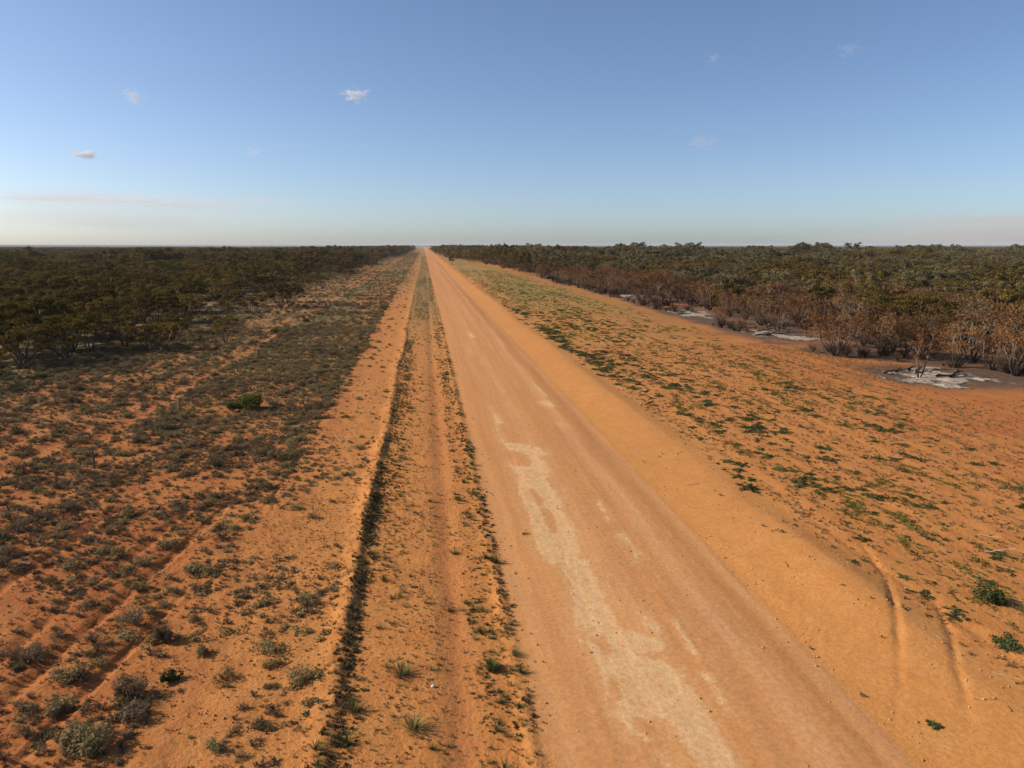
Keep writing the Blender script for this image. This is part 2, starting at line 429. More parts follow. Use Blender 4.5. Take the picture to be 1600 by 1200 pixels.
def sheet(name, c0, c1, label_kind='structure'):
    cs = cols[(cols >= c0 - 1e-6) & (cols <= c1 + 1e-6)]
    X, Y = np.meshgrid(cs, rows)
    X, Y = X.ravel(), Y.ravel()
    Z = height(X, Y)
    za, zb = zones(X, Y)
    nc, nr = len(cs), len(rows)
    i = (np.arange(nr - 1)[:, None] * nc + np.arange(nc - 1)[None, :]).ravel()
    Q = np.stack([i, i + 1, i + nc + 1, i + nc], -1)
    me = np_mesh(name, np.stack([X, Y, Z], -1), Q, M_SOIL, {'zone_a': za, 'zone_b': zb}, smooth=True)
    o = link(bpy.data.objects.new(name, me))
    tag(o, kind=label_kind)
    return o
road = sheet('road', 3.1, 13.0)
shoulder = sheet('road_shoulder', 13.0, 20.3)
plain_l = sheet('ground', -99999, 3.1)
plain_r = sheet('terrain', 20.3, 99999)
tag(road, 'straight graded dirt road with worn pale clay patches', kind='structure')
tag(shoulder, 'bare sandy shoulder along the right side of the road', kind='structure')
tag(plain_l, 'red sandy plain left of the road', kind='structure')
tag(plain_r, 'orange sandy plain right of the road', kind='structure')

# ------------------------------------------------------------------ plant materials
def leaf_material(name, c0, c1, trans=.25, rough=.75, vary=.25):
    m = NG(name)
    rnd = m.n('ShaderNodeObjectInfo').outputs['Random']
    t = m.attr('tint').outputs['Fac']
    f = m.math('ADD', m.math('MULTIPLY', rnd, .6), m.math('MULTIPLY', t, .4))
    col = m.mix(f, c0, c1)
    hv = m.math('ADD', 1 - vary, m.math('MULTIPLY', m.math('FRACT', m.math('MULTIPLY', rnd, 7.31)), 2 * vary))
    col = m.mix(1.0, col, m.n('ShaderNodeCombineColor', {0: hv, 1: hv, 2: hv}).outputs[0], 'MULTIPLY')
    d = m.n('ShaderNodeBsdfDiffuse', {'Color': col})
    tr = m.n('ShaderNodeBsdfTranslucent', {'Color': col})
    mx = m.n('ShaderNodeMixShader', {0: trans})
    m.t.links.new(d.outputs[0], mx.inputs[1]); m.t.links.new(tr.outputs[0], mx.inputs[2])
    return m.out(mx.outputs[0])
def bark_material(name, lo, hi, z0, z1):
    m = NG(name)
    oc = m.n('ShaderNodeTexCoord').outputs['Object']
    z = m.n('ShaderNodeSeparateXYZ', {0: oc}).outputs[2]
    nz = m.noise(oc, 3.0, 4, .65)
    f = m.map(m.math('ADD', z, m.math('MULTIPLY', m.math('SUBTRACT', nz, .5), 1.6)), z0, z1)
    col = m.mix(f, lo, hi)
    col = m.mix(m.map(m.noise(oc, 9, 3, .7), .55, .75, 0, .6), col, (.10, .08, .06))
    return m.out(m.principled(col, .85))
M_LEAF = leaf_material('mallee_leaf', (.088, .074, .017), (.172, .104, .028), vary=.42)
M_LEAF_GREY = leaf_material('grey_gum_leaf', (.135, .112, .048), (.20, .155, .072), vary=.3)
M_LEAF_DEAD = leaf_material('scorched_leaf', (.215, .086, .028), (.125, .078, .034), .2, vary=.45)
M_BARK = bark_material('mallee_bark', (.08, .055, .036), (.27, .195, .13), .8, 3.0)
M_BARK_BURNT = bark_material('charred_bark', (.025, .02, .018), (.25, .185, .13), .7, 2.6)
M_SALT = leaf_material('saltbush_leaf', (.215, .165, .075), (.285, .225, .105), .3, vary=.3)
M_TWIG = leaf_material('dry_twig', (.19, .13, .075), (.25, .175, .10), .15, vary=.3)
M_DARKLITTER = leaf_material('dark_litter', (.085, .064, .032), (.15, .115, .05), .15, vary=.35)
M_BURNTWIG = leaf_material('burnt_twig', (.07, .048, .034), (.12, .075, .045), .1, vary=.35)
M_GREENBUSH = leaf_material('green_bush_leaf', (.105, .112, .024), (.15, .15, .038), .25, vary=.05)
M_DARKBUSH = leaf_material('dark_shrub_leaf', (.045, .055, .020), (.075, .085, .03), .2, vary=.1)
M_GRASS = leaf_material('grass_blade', (.27, .21, .085), (.19, .17, .065), .3, vary=.3)
M_MAT = leaf_material('creeping_weed_leaf', (.070, .086, .030), (.12, .125, .045), .2, vary=.25)
M_BLUEMAT = leaf_material('grey_weed_leaf', (.080, .085, .034), (.115, .115, .045), .2, vary=.25)
M_GRASSGREEN = leaf_material('young_grass_blade', (.17, .15, .030), (.25, .20, .05), .3, vary=.25)
M_SPECK = leaf_material('seedling_leaf', (.20, .135, .06), (.32, .21, .10), .25, vary=.35)

# ------------------------------------------------------------------ plant meshes
def cards(P, N, size, aspect=2.2, jitter=.9, r=None):
    """leaf quads at points P, roughly facing N"""
    r = r or rng
    n = len(P)
    D = N + jitter * r.normal(size=(n, 3))
    D /= np.linalg.norm(D, axis=1)[:, None] + 1e-9
    a = r.normal(size=(n, 3))
    a -= (a * D).sum(1)[:, None] * D
    a /= np.linalg.norm(a, axis=1)[:, None] + 1e-9
    b = np.cross(D, a)
    s = (size * r.uniform(.6, 1.35, n))[:, None]
    a, b = a * s * .5 * aspect ** .5, b * s * .5 / aspect ** .5
    V = np.stack([P - a, P + b * .9 - a * .1, P + a, P - b * .9 - a * .1], 1).reshape(-1, 3)
    Q = np.arange(n * 4).reshape(n, 4)
    return V, Q, np.repeat(r.random(n), 4)
def tube(pts, rad, sides=5):
    pts = np.asarray(pts, float); V, Q = [], []
    n = len(pts)
    for k in range(n):
        d = pts[min(k + 1, n - 1)] - pts[max(k - 1, 0)]
        d /= np.linalg.norm(d) + 1e-9
        u = np.cross(d, [.3, .9, .2]); u /= np.linalg.norm(u) + 1e-9
        w = np.cross(d, u)
        for s in range(sides):
            a = 2 * math.pi * s / sides
            V.append(pts[k] + rad[k] * (math.cos(a) * u + math.sin(a) * w))
    for k in range(n - 1):
        for s in range(sides):
            Q.append([k * sides + s, k * sides + (s + 1) % sides, (k + 1) * sides + (s + 1) % sides, (k + 1) * sides + s])
    return np.array(V), np.array(Q)
def join(items):
    V, Q, T, o = [], [], [], 0
    for it in items:
        V.append(it[0]); Q.append(it[1] + o); o += len(it[0])
        T.append(it[2] if len(it) > 2 else np.full(len(it[0]), .5))
    return np.concatenate(V), np.concatenate(Q), np.concatenate(T)
def limb(p0, p1, r0, r1, wob, n=5, r=None):
    r = r or rng
    t = np.linspace(0, 1, n)[:, None]
    P = p0 + (p1 - p0) * t
    P = P + np.concatenate([np.zeros((1, 3)), r.normal(size=(n - 2, 3)) * wob, np.zeros((1, 3))])
    return P, np.linspace(r0, r1, n)

def mallee(hh, rad, n_stem, leaf_n, leaf_size, r, sparse=1.0, lean=0.0, low=.0, twig=0):
    """multi-stemmed small gum: stems fan out from the base, leaf clumps make an umbrella crown"""
    wood, tips = [], []
    for k in range(n_stem):
        a = 2 * math.pi * (k + r.uniform(-.3, .3)) / n_stem
        rr = rad * r.uniform(.25, .85)
        top = np.array([math.cos(a) * rr + lean, math.sin(a) * rr, hh * r.uniform(.66, .84) * (1 - .12 * rr / rad)])
        base = np.array([math.cos(a) * .15, math.sin(a) * .15, -.1])
        P, Rr = limb(base, top, r.uniform(.07, .11), .03, .12 * hh / 6, 6, r)
        # bow outwards
        bow = np.sin(np.linspace(0, math.pi, 6))[:, None] * np.array([math.cos(a), math.sin(a), 0]) * rr * .16
        P = P + bow
        wood.append(tube(P, Rr, 4))
        for q in range(r.integers(3, 5)):
            s = P[r.integers(2, 5)]
            b = a + r.uniform(-1.1, 1.1)
            ee = s + np.array([math.cos(b), math.sin(b), 0]) * r.uniform(.4, 1.0) * rad * .45 + np.array([0, 0, r.uniform(.6, 1.5) * hh / 6])
            ee[2] = min(ee[2], hh * .9)
            P2, R2 = limb(s, ee, .035, .014, .06, 4, r)
            wood.append(tube(P2, R2, 3))
            tips.append(ee)
        tips.append(top)
    for t in list(tips):
        for _ in range(twig):
            d = np.array([r.normal() * .5 + t[0] / (rad + 1) * .5, r.normal() * .5 + t[1] / (rad + 1) * .5, r.uniform(.25, 1.0)]) * r.uniform(.5, 1.1)
            s0 = t - np.array([t[0] * .12, t[1] * .12, r.uniform(.1, 1.3)])
            wood.append(tube(np.array([s0, s0 + d]), [.016, .006], 3))
    tips = np.array(tips)
    # leaf clumps round the tips
    clump, per = [], max(6, int(leaf_n / len(tips)))
    for t in tips:
        m_ = max(3, int(per * r.uniform(.5, 1.5) * sparse))
        rc = r.uniform(.55, 1.0) * rad * .30
        d = r.normal(size=(m_, 3)); d /= np.linalg.norm(d, axis=1)[:, None]
        d[:, 2] = np.where(d[:, 2] < -.2, -d[:, 2] * .5, d[:, 2])
        P = t + d * np.array([rc, rc, rc * .62]) * (r.uniform(.45, 1.0, m_)[:, None] ** .5)
        if low: P[:, 2] -= low * r.random(m_) ** 2 * hh * .5
        V, Q, T = cards(P, d * .8 + np.array([0, 0, .5]), leaf_size, 2.0, .8, r)
        clump.append((V, Q, np.clip(T * .6 + .4 * r.random(), 0, 1)))
    return join(wood), join(clump)
def mallee_protos(n, kind, seed):
    out = []
    for k in range(n):
        r = np.random.default_rng(seed + k)
        if kind == 'green':
            w, c = mallee(r.uniform(4.4, 6.2), r.uniform(2.3, 3.5), r.integers(5, 8), 1700, .27, r)
            mats = (M_BARK, M_LEAF)
        elif kind == 'grey':
            w, c = mallee(r.uniform(6.2, 7.6), r.uniform(2.6, 3.4), r.integers(4, 6), 1500, .28, r)
            mats = (M_BARK, M_LEAF_GREY)
        else:
            w, c = mallee(r.uniform(4.6, 5.9), r.uniform(2.1, 2.9), r.integers(6, 10), (1000, 520, 1100, 300, 800, 650)[k % 6], .21, r, low=.25, twig=4)
            mats = (M_BARK_BURNT, M_LEAF_DEAD)
        wm = np_mesh('trunk', w[0], w[1], mats[0], {'tint': w[2]}, smooth=True)
        cm = np_mesh('crown', c[0], c[1], mats[1], {'tint': c[2]})
        out.append((wm, cm))
    return out
P_GREEN = mallee_protos(9, 'green', 100)
P_GREY = mallee_protos(3, 'grey', 200)
P_DEAD = mallee_protos(9, 'dead', 300)

def shrub(r, rad, hh, n, size, twigs=10, lump=5, spiky=0.0):
    its = []
    cen = [(r.uniform(-.6, .6) * rad, r.uniform(-.6, .6) * rad, r.uniform(.25, .6) * hh, rad * r.uniform(.22, .6)) for _ in range(lump)]
    per = n // lump
    for cx, cy_, cz, cr in cen:
        d = r.normal(size=(per, 3)); d /= np.linalg.norm(d, axis=1)[:, None]
        P = np.array([cx, cy_, cz]) + d * np.array([cr, cr, min(cr, hh * .55)]) * (r.uniform(.3, 1, per)[:, None] ** .4)
        P[:, 2] = np.abs(P[:, 2]) * .98 + .01
        V, Q, T = cards(P, d + np.array([0, 0, .4]), size, 1.8 + 3 * spiky, .9, r)
        its.append((V, Q, np.clip(.5 * T + .5 * r.random(), 0, 1)))
    for _ in range(twigs):
        a = r.uniform(0, 2 * math.pi); q = r.uniform(.3, 1) * rad
        e = np.array([math.cos(a) * q, math.sin(a) * q, hh * r.uniform(.5, 1.15)])
        V, Q = tube(np.array([[0, 0, -.03], e * [.5, .5, .6], e]), [.012, .008, .004], 3)
        its.append((V, Q, np.full(len(V), .9)))
    return join(its)
def tuft(r, n, hh, spread_, width=.012):
    its_V, T = [], []
    for _ in range(n):
        a = r.uniform(0, 2 * math.pi); s = spread_ * r.uniform(.1, 1)
        b = np.array([math.cos(a), math.sin(a), 0]) * s * .35
        l = hh * r.uniform(.5, 1.1)
        e = b + np.array([math.cos(a) * s, math.sin(a) * s, l])
        mid = (b + e) * .5 + np.array([0, 0, l * .15])
        w = np.array([-math.sin(a), math.cos(a), 0]) * width * r.uniform(.7, 1.4)
        its_V += [b - w, b + w, mid + w * .7, mid - w * .7, mid - w * .7, mid + w * .7, e + w * .15, e - w * .15]
        T += [r.random()] * 8
    V = np.array(its_V)
    return V, np.arange(len(V)).reshape(-1, 4), np.array(T)
def matplant(r, rad, n, size, arms=7, elong=1.6):
    P = []
    for _ in range(arms):
        a = r.uniform(0, 2 * math.pi); L = rad * r.uniform(.5, 1.05)
        t = r.random(n // arms) ** .7
        c = a + .5 * t * r.uniform(-1, 1)
        P.append(np.stack([np.cos(c) * L * t / elong ** .5, np.sin(c) * L * t * elong ** .5, .02 + .09 * (1 - t * .6) * r.random(len(t))], -1) + r.normal(size=(len(t), 3)) * [rad * .09, rad * .09, .012])
    P = np.concatenate(P); P[:, 2] = np.abs(P[:, 2])
    V, Q, T = cards(P, np.tile([0, 0, 1.0], (len(P), 1)), size, 1.5, .55, r)
    return V, Q, T
def proto_meshes(name, gen, n, mat, seed):
    out = []
    for k in range(n):
        V, Q, T = gen(np.random.default_rng(seed + k))
        out.append(np_mesh(name, V, Q, mat, {'tint': T}))
    return out
P_SALT = proto_meshes('saltbush', lambda r: shrub(r, .5, r.uniform(.28, .48), 340, .07, 16, r.integers(6, 12), .25), 8, M_SALT, 400)
P_TWIG = proto_meshes('twiggy_shrub', lambda r: shrub(r, .5, r.uniform(.4, .62), 240, .07, 34, r.integers(4, 7), 1.0), 4, M_TWIG, 420)
P_BURNT = proto_meshes('burnt_shrub', lambda r: shrub(r, .5, r.uniform(.5, .75), 110, .055, 70, 5, 1.6), 4, M_BURNTWIG, 430)
P_TUFT = proto_meshes('grass_tuft', lambda r: tuft(r, 46, .24, .27, .009), 4, M_GRASS, 440)
P_GREENTUFT = proto_meshes('green_tuft', lambda r: tuft(r, 44, .20, .26, .012), 3, M_MAT, 450)
P_MAT = proto_meshes('creeping_weed', lambda r: matplant(r, .5, 230, .085, r.integers(6, 11), r.uniform(1.1, 2.0)), 6, M_MAT, 460)
P_BLUE = proto_meshes('grey_weed', lambda r: matplant(r, .5, 230, .08, r.integers(6, 11), r.uniform(1.1, 2.0)), 4, M_BLUEMAT, 480)
P_YGRASS = proto_meshes('young_grass', lambda r: matplant(r, .5, 150, .07, 9, r.uniform(1.5, 3)), 4, M_GRASSGREEN, 490)
P_DRYGRASS = proto_meshes('dry_grass', lambda r: shrub(r, .17, .14, 34, .06, 14, 3, 1.4), 4, M_TWIG, 515)
P_SPECK = proto_meshes('seedling', lambda r: shrub(r, .09, .08, 14, .05, 2, 2), 5, M_SPECK, 500)
P_LITTER = proto_meshes('ridge_weed', lambda r: shrub(r, .13, .10, 26, .055, 6, 3), 5, M_DARKLITTER, 510)
P_GROUNDCOVER = proto_meshes('low_herb', lambda r: matplant(r, .22, 45, .06, 5, 1.2), 4, M_SALT, 520)

# ------------------------------------------------------------------ scattering: individuals and stuff
def stuff(name, protos, x, y, rot, scl, var, label, dz=0.0, z=None):
    """one object that instances prototype meshes at points; protos: list of lists of meshes joined into one instance"""
    n = len(x)
    if z is None: z = height(x, y) + dz
    me = bpy.data.meshes.new(name)
    me.vertices.add(n)
    me.vertices.foreach_set('co', np.stack([x, y, z], -1).astype(np.float32).ravel())
    a = me.attributes.new('turn', 'FLOAT_VECTOR', 'POINT')
    a.data.foreach_set('vector', np.stack([np.zeros(n), np.zeros(n), rot], -1).astype(np.float32).ravel())
    a = me.attributes.new('size', 'FLOAT_VECTOR', 'POINT')
    scl = np.asarray(scl, float)
    if scl.ndim == 1: scl = np.stack([scl] * 3, -1)
    a.data.foreach_set('vector', scl.astype(np.float32).ravel())
    a = me.attributes.new('variant', 'INT', 'POINT')
    a.data.foreach_set('value', np.asarray(var, np.int32))
    o = link(bpy.data.objects.new(name, me))
    tag(o, label, name.replace('_', ' '), kind='stuff')
    ng = bpy.data.node_groups.new(name, 'GeometryNodeTree')
    ng.interface.new_socket('Geometry', in_out='INPUT', socket_type='NodeSocketGeometry')
    ng.interface.new_socket('Geometry', in_out='OUTPUT', socket_type='NodeSocketGeometry')
    N, L = ng.nodes, ng.links
    gi, go = N.new('NodeGroupInput'), N.new('NodeGroupOutput')
    def named(nm, dt):
        q = N.new('GeometryNodeInputNamedAttribute'); q.data_type = dt; q.inputs['Name'].default_value = nm
        return q.outputs['Attribute']
    turn, size, vari = named('turn', 'FLOAT_VECTOR'), named('size', 'FLOAT_VECTOR'), named('variant', 'INT')
    e2r = N.new('FunctionNodeEulerToRotation'); L.new(turn, e2r.inputs[0])
    jn = N.new('GeometryNodeJoinGeometry')
    for k, ms in enumerate(protos):
        pj = N.new('GeometryNodeJoinGeometry')
        for m_ in ms:
            key = 'source_' + m_.name
            src = bpy.data.objects.get(key) or bpy.data.objects.new(key, m_)
            oi = N.new('GeometryNodeObjectInfo'); oi.inputs['Object'].default_value = src
            L.new(oi.outputs['Geometry'], pj.inputs[0])
        cmpn = N.new('FunctionNodeCompare'); cmpn.data_type = 'INT'; cmpn.operation = 'EQUAL'
        L.new(vari, cmpn.inputs[2]); cmpn.inputs[3].default_value = k
        ip = N.new('GeometryNodeInstanceOnPoints')
        L.new(gi.outputs[0], ip.inputs['Points']); L.new(cmpn.outputs[0], ip.inputs['Selection'])
        L.new(pj.outputs[0], ip.inputs['Instance']); L.new(e2r.outputs[0], ip.inputs['Rotation']); L.new(size, ip.inputs['Scale'])
        L.new(ip.outputs[0], jn.inputs[0])
    L.new(jn.outputs[0], go.inputs[0])
    md = o.modifiers.new('scatter', 'NODES'); md.node_group = ng
    return o
def visible(x, y, z=.2, m=0):
    px, py, d = project(x, y, z)
    return (d > 1) & (px > -m) & (px < 1600 + m) & (py < 1200 + m) & (py > 0)
def individuals(name, meshes, x, y, rot, scl, var, lab, cat, grp):
    """separate objects sharing mesh data; lab / grp are functions of (x, y) or strings"""
    z = height(x, y)
    for k in range(len(x)):
        o = bpy.data.objects.new(name, meshes[int(var[k])])
        s = scl[k]
        o.location = (x[k], y[k], z[k] - .01); o.rotation_euler = (0, 0, rot[k])
        o.scale = (s, s, s) if np.ndim(s) == 0 else tuple(s)
        COL.objects.link(o)
        l_ = lab(x[k], y[k]) if callable(lab) else (lab, grp)
        tag(o, l_[0], cat, l_[1])
def scatter(name, meshes, x, y, smin, smax, lab, cat, grp, stuff_label, n_ind=300, minpx=0, pw=2.0, flat=None):
    n = len(x)
    scl = smin + (smax - smin) * rng.random(n) ** pw
    rot, var = rng.uniform(0, 2 * math.pi, n), rng.integers(0, len(meshes), n)
    px, py, d = project(x, y, .2)
    show = np.where(visible(x, y), scl / np.maximum(d, 1), 0)
    order = np.argsort(-show)
    ind = order[:n_ind]; ind = ind[show[ind] * F > minpx]
    rest = np.setdiff1d(np.arange(n), ind)
    S = scl if flat is None else np.stack([scl, scl, scl * flat], -1)
    if flat is not None: rot = np.where(rng.random(n) < .5, 0, math.pi) + rng.normal(size=n) * .35
    individuals(name, meshes, x[ind], y[ind], rot[ind], S[ind], var[ind], lab, cat, grp)
    if len(rest):
        stuff(name + '_cover', [[m_] for m_ in meshes], x[rest], y[rest], rot[rest], S[rest], var[rest], stuff_label)
def throw(dens, x0, x1, y0, y1, prob, seed):
    r = np.random.default_rng(seed)
    n = int(dens * (x1 - x0) * (y1 - y0))
    x, y = r.uniform(x0, x1, n), r.uniform(y0, y1, n)
    k = (r.random(n) < prob(x, y)) & visible(x, y, .2, 160)
    for (qx, qy, rx, ry) in ASH_AT: k &= ~((np.abs(x - qx) < rx * .9) & (y < qy + ry * .6) & (y > qy - ry * 1.6))
    return x[k], y[k]
def cat2(*a):
    return np.concatenate([q[0] for q in a]), np.concatenate([q[1] for q in a])

# ------------------------------------------------------------------ woodland
def forest_points(side, y0, y1, sp_, seed):
    r = np.random.default_rng(seed)
    lim = min(y1 * 1.0 + 60, 760)
    xs = np.arange(-13 if side < 0 else 0, lim, sp_)
    X, Y = np.meshgrid(xs, np.arange(y0, y1, sp_))
    X, Y = X.ravel() + r.uniform(-.48, .48, X.size) * sp_, Y.ravel() + r.uniform(-.48, .48, Y.size) * sp_
    if side < 0: X = left_forest(Y) - X
    else: X = right_forest(Y) + X
    k = visible(X, Y, 3, 140)
    for (qx, qy, rx, ry) in ASH_AT: k &= ~((np.abs(X - qx) < rx * .85) & (Y < qy + ry * .5) & (Y > qy - ry * 1.5))
    return X[k], Y[k]
def ash_word(y): return 'near the widest ash patch' if y < 95 else ('near the middle ash patch' if y < 128 else ('near the narrow far ash patch' if y < 170 else 'beyond the ash patches'))
def tree_label(nm, x, y):
    if x < 0:
        e = float(left_forest(np.array(y))) - x
        row = 'front row' if e < 6 else ('second row' if e < 18 else 'back rows')
        part = 'nearest stretch' if y < 85 else ('middle stretch' if y < 130 else 'far stretch')
        return (f'olive green mallee in the {row}, {part} of the woodland left of the road', f'left mallees {row}, {part}')
    e = x - float(right_forest(np.array(y)))
    if nm == 'scorched_tree':
        row = 'front row' if e < 6 else ('second row' if e < 14 else 'back rows')
        part = ('around the widest ash patch' if y < 92 else 'between the widest and the middle ash patch' if y < 112 else
                'around the middle ash patch' if y < 135 else 'near the narrow far ash patch' if y < 175 else 'beyond the narrow far ash patch')
        return (f'rusty scorched mallee in the {row} {part}', f'scorched trees, {row}, {part}')
    part = ('behind the widest ash patch' if y < 105 else 'behind the middle ash patch' if y < 140 else 'behind the narrow far ash patch' if y < 190 else 'beyond all the ash patches') + (', deep in the wood' if e > 55 else ', just behind the scorched belt')
    if nm == 'grey_gum_tree': return (f'grey green gum {part}', f'grey gums {part}')
    return (f'olive brown mallee {part}', f'right mallees {part}')
def plant_trees():
    gx, gy, dx, dy, ax, ay = [], [], [], [], [], []
    x, y = forest_points(-1, 40, 600, 4.5, 21)
    thin = fbm(x / 10, y / 10, 81, 3)
    edge = left_forest(y) - x
    strag = (edge < 0) & (rng.random(len(x)) < .13) & (y > 100)
    k = ((thin > .37) & ~((edge < 9) & (thin < .49)) & (edge >= 0)) | strag
    gx.append(x[k]); gy.append(y[k])
    x, y = forest_points(1, 60, 600, 4.3, 22)
    edge = x - right_forest(y)
    thin = fbm(x / 10, y / 10, 82, 3)
    k = (thin > .31) & ~((edge < 3) & (thin < .42)) & ~((y > 430) & (edge < 6) & (thin < .52))
    x, y, edge = x[k], y[k], edge[k]
    sc = (edge + 30 * (fbm(x / 14, y / 14, 83, 3) - .5) < 27) & (y < 360 + 80 * (noise(x / 9, y / 9, 84) - .5)) & (x < 112 - .25 * (y - 90) + 20 * noise(x / 7, y / 7, 87))
    sc |= (edge < 62) & (y < 330) & (x < 125) & (fbm(x / 9, y / 9, 86, 3) > .50)
    sc &= noise(x * 7.7, y * 7.7, 88) > .1 + .6 * sst(.46, .66, fbm(x / 16, y / 30, 89, 3)) * sst(5, 16, edge) * sst(55, 30, edge)
    dx.append(x[sc]); dy.append(y[sc])
    gr = ~sc & ((fbm(x / 28, y / 28, 85, 2) > .6) | (y > 430)) & (edge > 12)
    ax.append(x[gr]); ay.append(y[gr])
    gx.append(x[~sc & ~gr]); gy.append(y[~sc & ~gr])
    def tree_thing(name, pair, x, y, rot, s, label, cat, grp):
        e = bpy.data.objects.new(name, None)
        e.location = (x, y, float(height(x, y))); e.rotation_euler = (0, 0, rot); e.scale = (s[0], s[0], s[1])
        COL.objects.link(e); tag(e, label, cat, grp)
        for nm, me in (('trunk', pair[0]), ('crown', pair[1])):
            c = bpy.data.objects.new(nm, me); COL.objects.link(c); c.parent = e
        return e
    for nm, P, x, y, cat, nind, lab, slab in (
        ('mallee_tree', P_GREEN, np.concatenate(gx), np.concatenate(gy), 'tree', 270, None, 'olive brown mallee woodland stretching to the horizon'),
        ('grey_gum_tree', P_GREY, np.concatenate(ax), np.concatenate(ay), 'tree', 120, ('taller grey green gum standing above the woodland right of the road', 'taller grey gums right of the road'), 'grey green gums among the woodland right of the road'),
        ('scorched_tree', P_DEAD, np.concatenate(dx), np.concatenate(dy), 'tree', 295, ('fire scorched mallee with rusty brown leaves and bare pale stems', 'scorched trees along the right woodland edge'), 'fire scorched rusty brown trees behind the woodland edge')):
        n = len(x)
        rot, var = rng.uniform(0, 6.283, n), rng.integers(0, len(P), n)
        b_ = .72 + .62 * rng.random(n) ** 1.3; s = np.stack([b_ * rng.uniform(.88, 1.12, n), b_ * rng.uniform(.85, 1.15, n)], -1)
        tall = 1 + .8 * sst(260, 520, y) * sst(.42, .7, fbm(x / 22, y / 30, 93, 3)); s = s * tall[:, None]
        px, py, d = project(x, y, 4)
        vis = visible(x, y, 4)
        order = np.argsort(np.where(vis, d, 1e9))
        ind = order[:nind]; ind = ind[vis[ind]]
        rest = np.setdiff1d(np.arange(n), ind)
        for k in ind:
            l_ = tree_label(nm, x[k], y[k])
            tree_thing(nm, P[var[k]], x[k], y[k], rot[k], s[k], l_[0], cat, l_[1])
        if len(rest):
            stuff(nm.replace('_tree', '') + '_woodland', [list(p) for p in P], x[rest], y[rest], rot[rest], np.stack([s[rest, 0], s[rest, 0], s[rest, 1]], -1), var[rest], slab)
        print(nm, n, 'individual', len(ind))
    return tree_thing
tree_thing = plant_trees()

# far woodland: clumps of crowns, then a rough canopy
def clump_mesh(seed, mat):
    r = np.random.default_rng(seed); its = []
    for _ in range(15):
        cx, cy_ = r.uniform(-9.5, 9.5, 2); hh = r.uniform(4.0, 6.4); rr = r.uniform(1.6, 2.8)
        d = r.normal(size=(46, 3)); d /= np.linalg.norm(d, axis=1)[:, None]
        d[:, 2] = np.abs(d[:, 2])
        P = np.array([cx, cy_, hh - 1.5]) + d * [rr, rr, 1.5] * r.uniform(.7, 1, (46, 1))
        V, Q, T = cards(P, d, .95, 1.4, .6, r)
        its.append((V, Q, np.clip(T * .5 + .5 * r.random(), 0, 1)))
        for q in range(2):
            V, Q = tube(np.array([[cx + q, cy_, -.2], [cx + q * .5 + .5, cy_, hh - 1]]), [.1, .05], 3)
            its.append((V, Q, np.full(len(V), .9)))
    V, Q, T = join(its)
    return np_mesh('far_crowns', V, Q, mat, {'tint': T})
P_FAR = [[clump_mesh(600 + k, M_LEAF)] for k in range(4)] + [[clump_mesh(610 + k, M_LEAF_GREY)] for k in range(2)]
def far_wood():
    for side, nm, lab in ((-1, 'far_woodland', 'dark far woodland left of the road'), (1, 'distant_woodland', 'brown far woodland right of the road')):
        r = np.random.default_rng(31 + side)
        X, Y = np.meshgrid(np.arange(0, 2200, 15.0), np.arange(600, 2600, 15.0))
        X, Y = X.ravel() + r.uniform(-6, 6, X.size), Y.ravel() + r.uniform(-6, 6, Y.size)
        X = np.where(side < 0, left_forest(Y) - 8 - X, right_forest(Y) + 6 + X)
        k = visible(X, Y, 3, 60)
        X, Y = X[k], Y[k]
        # nearer flank for the belt beside the close woodland
        v = np.where((fbm(X / 120, Y / 120, 91, 2) > .56) & (side > 0), r.integers(4, 6, X.size), r.integers(0, 4, X.size))
        hs = r.uniform(.85, 1.2, X.size) * (1 + .25 * (fbm(X / 200, Y / 200, 92, 2) - .5) + 1.15 * sst(.40, .72, fbm(X / 55, Y / 110, 94, 3)) * (.45 + .55 * sst(260, 60, np.abs(X))))
        stuff(nm, P_FAR, X, Y, r.uniform(0, 6.28, X.size), np.stack([np.ones_like(hs), np.ones_like(hs), hs], -1), v, lab)
        # beyond the near grid but nearer than 600 m: the outer flank
        X, Y = np.meshgrid(np.arange(0, 800, 14.0), np.arange(300, 600, 14.0))
    rr_ = [2500.0]
    while rr_[-1] < 11000: rr_.append(rr_[-1] * 1.012)
    rr_ = np.array(rr_)
    for a0, a1, nm, lab in ((-48, -1.2, 'forest_canopy', 'dark forest canopy at the horizon left of the road'), (1.25, 46, 'woodland_canopy', 'brown forest canopy at the horizon right of the road')):
        az = np.radians(np.linspace(a0, a1, 620))
        A, RR = np.meshgrid(az, rr_)
        X, Y = (RR * np.sin(A)).ravel(), (RR * np.cos(A)).ravel()
        Z = 4.2 + 2.6 * (noise(X / 9, Y / 20, 95) - .4) + 2.4 * (fbm(X / 90, Y / 90, 96, 2) - .5)
        nc, nr = len(az), len(rr_)
        i = (np.arange(nr - 1)[:, None] * nc + np.arange(nc - 1)[None, :]).ravel()
        me = np_mesh(nm, np.stack([X, Y, Z], -1), np.stack([i, i + 1, i + nc + 1, i + nc], -1), M_LEAF, {'tint': noise(X / 30, Y / 60, 97)})
        tag(link(bpy.data.objects.new(nm, me)), lab, 'woodland', kind='stuff')
far_wood()

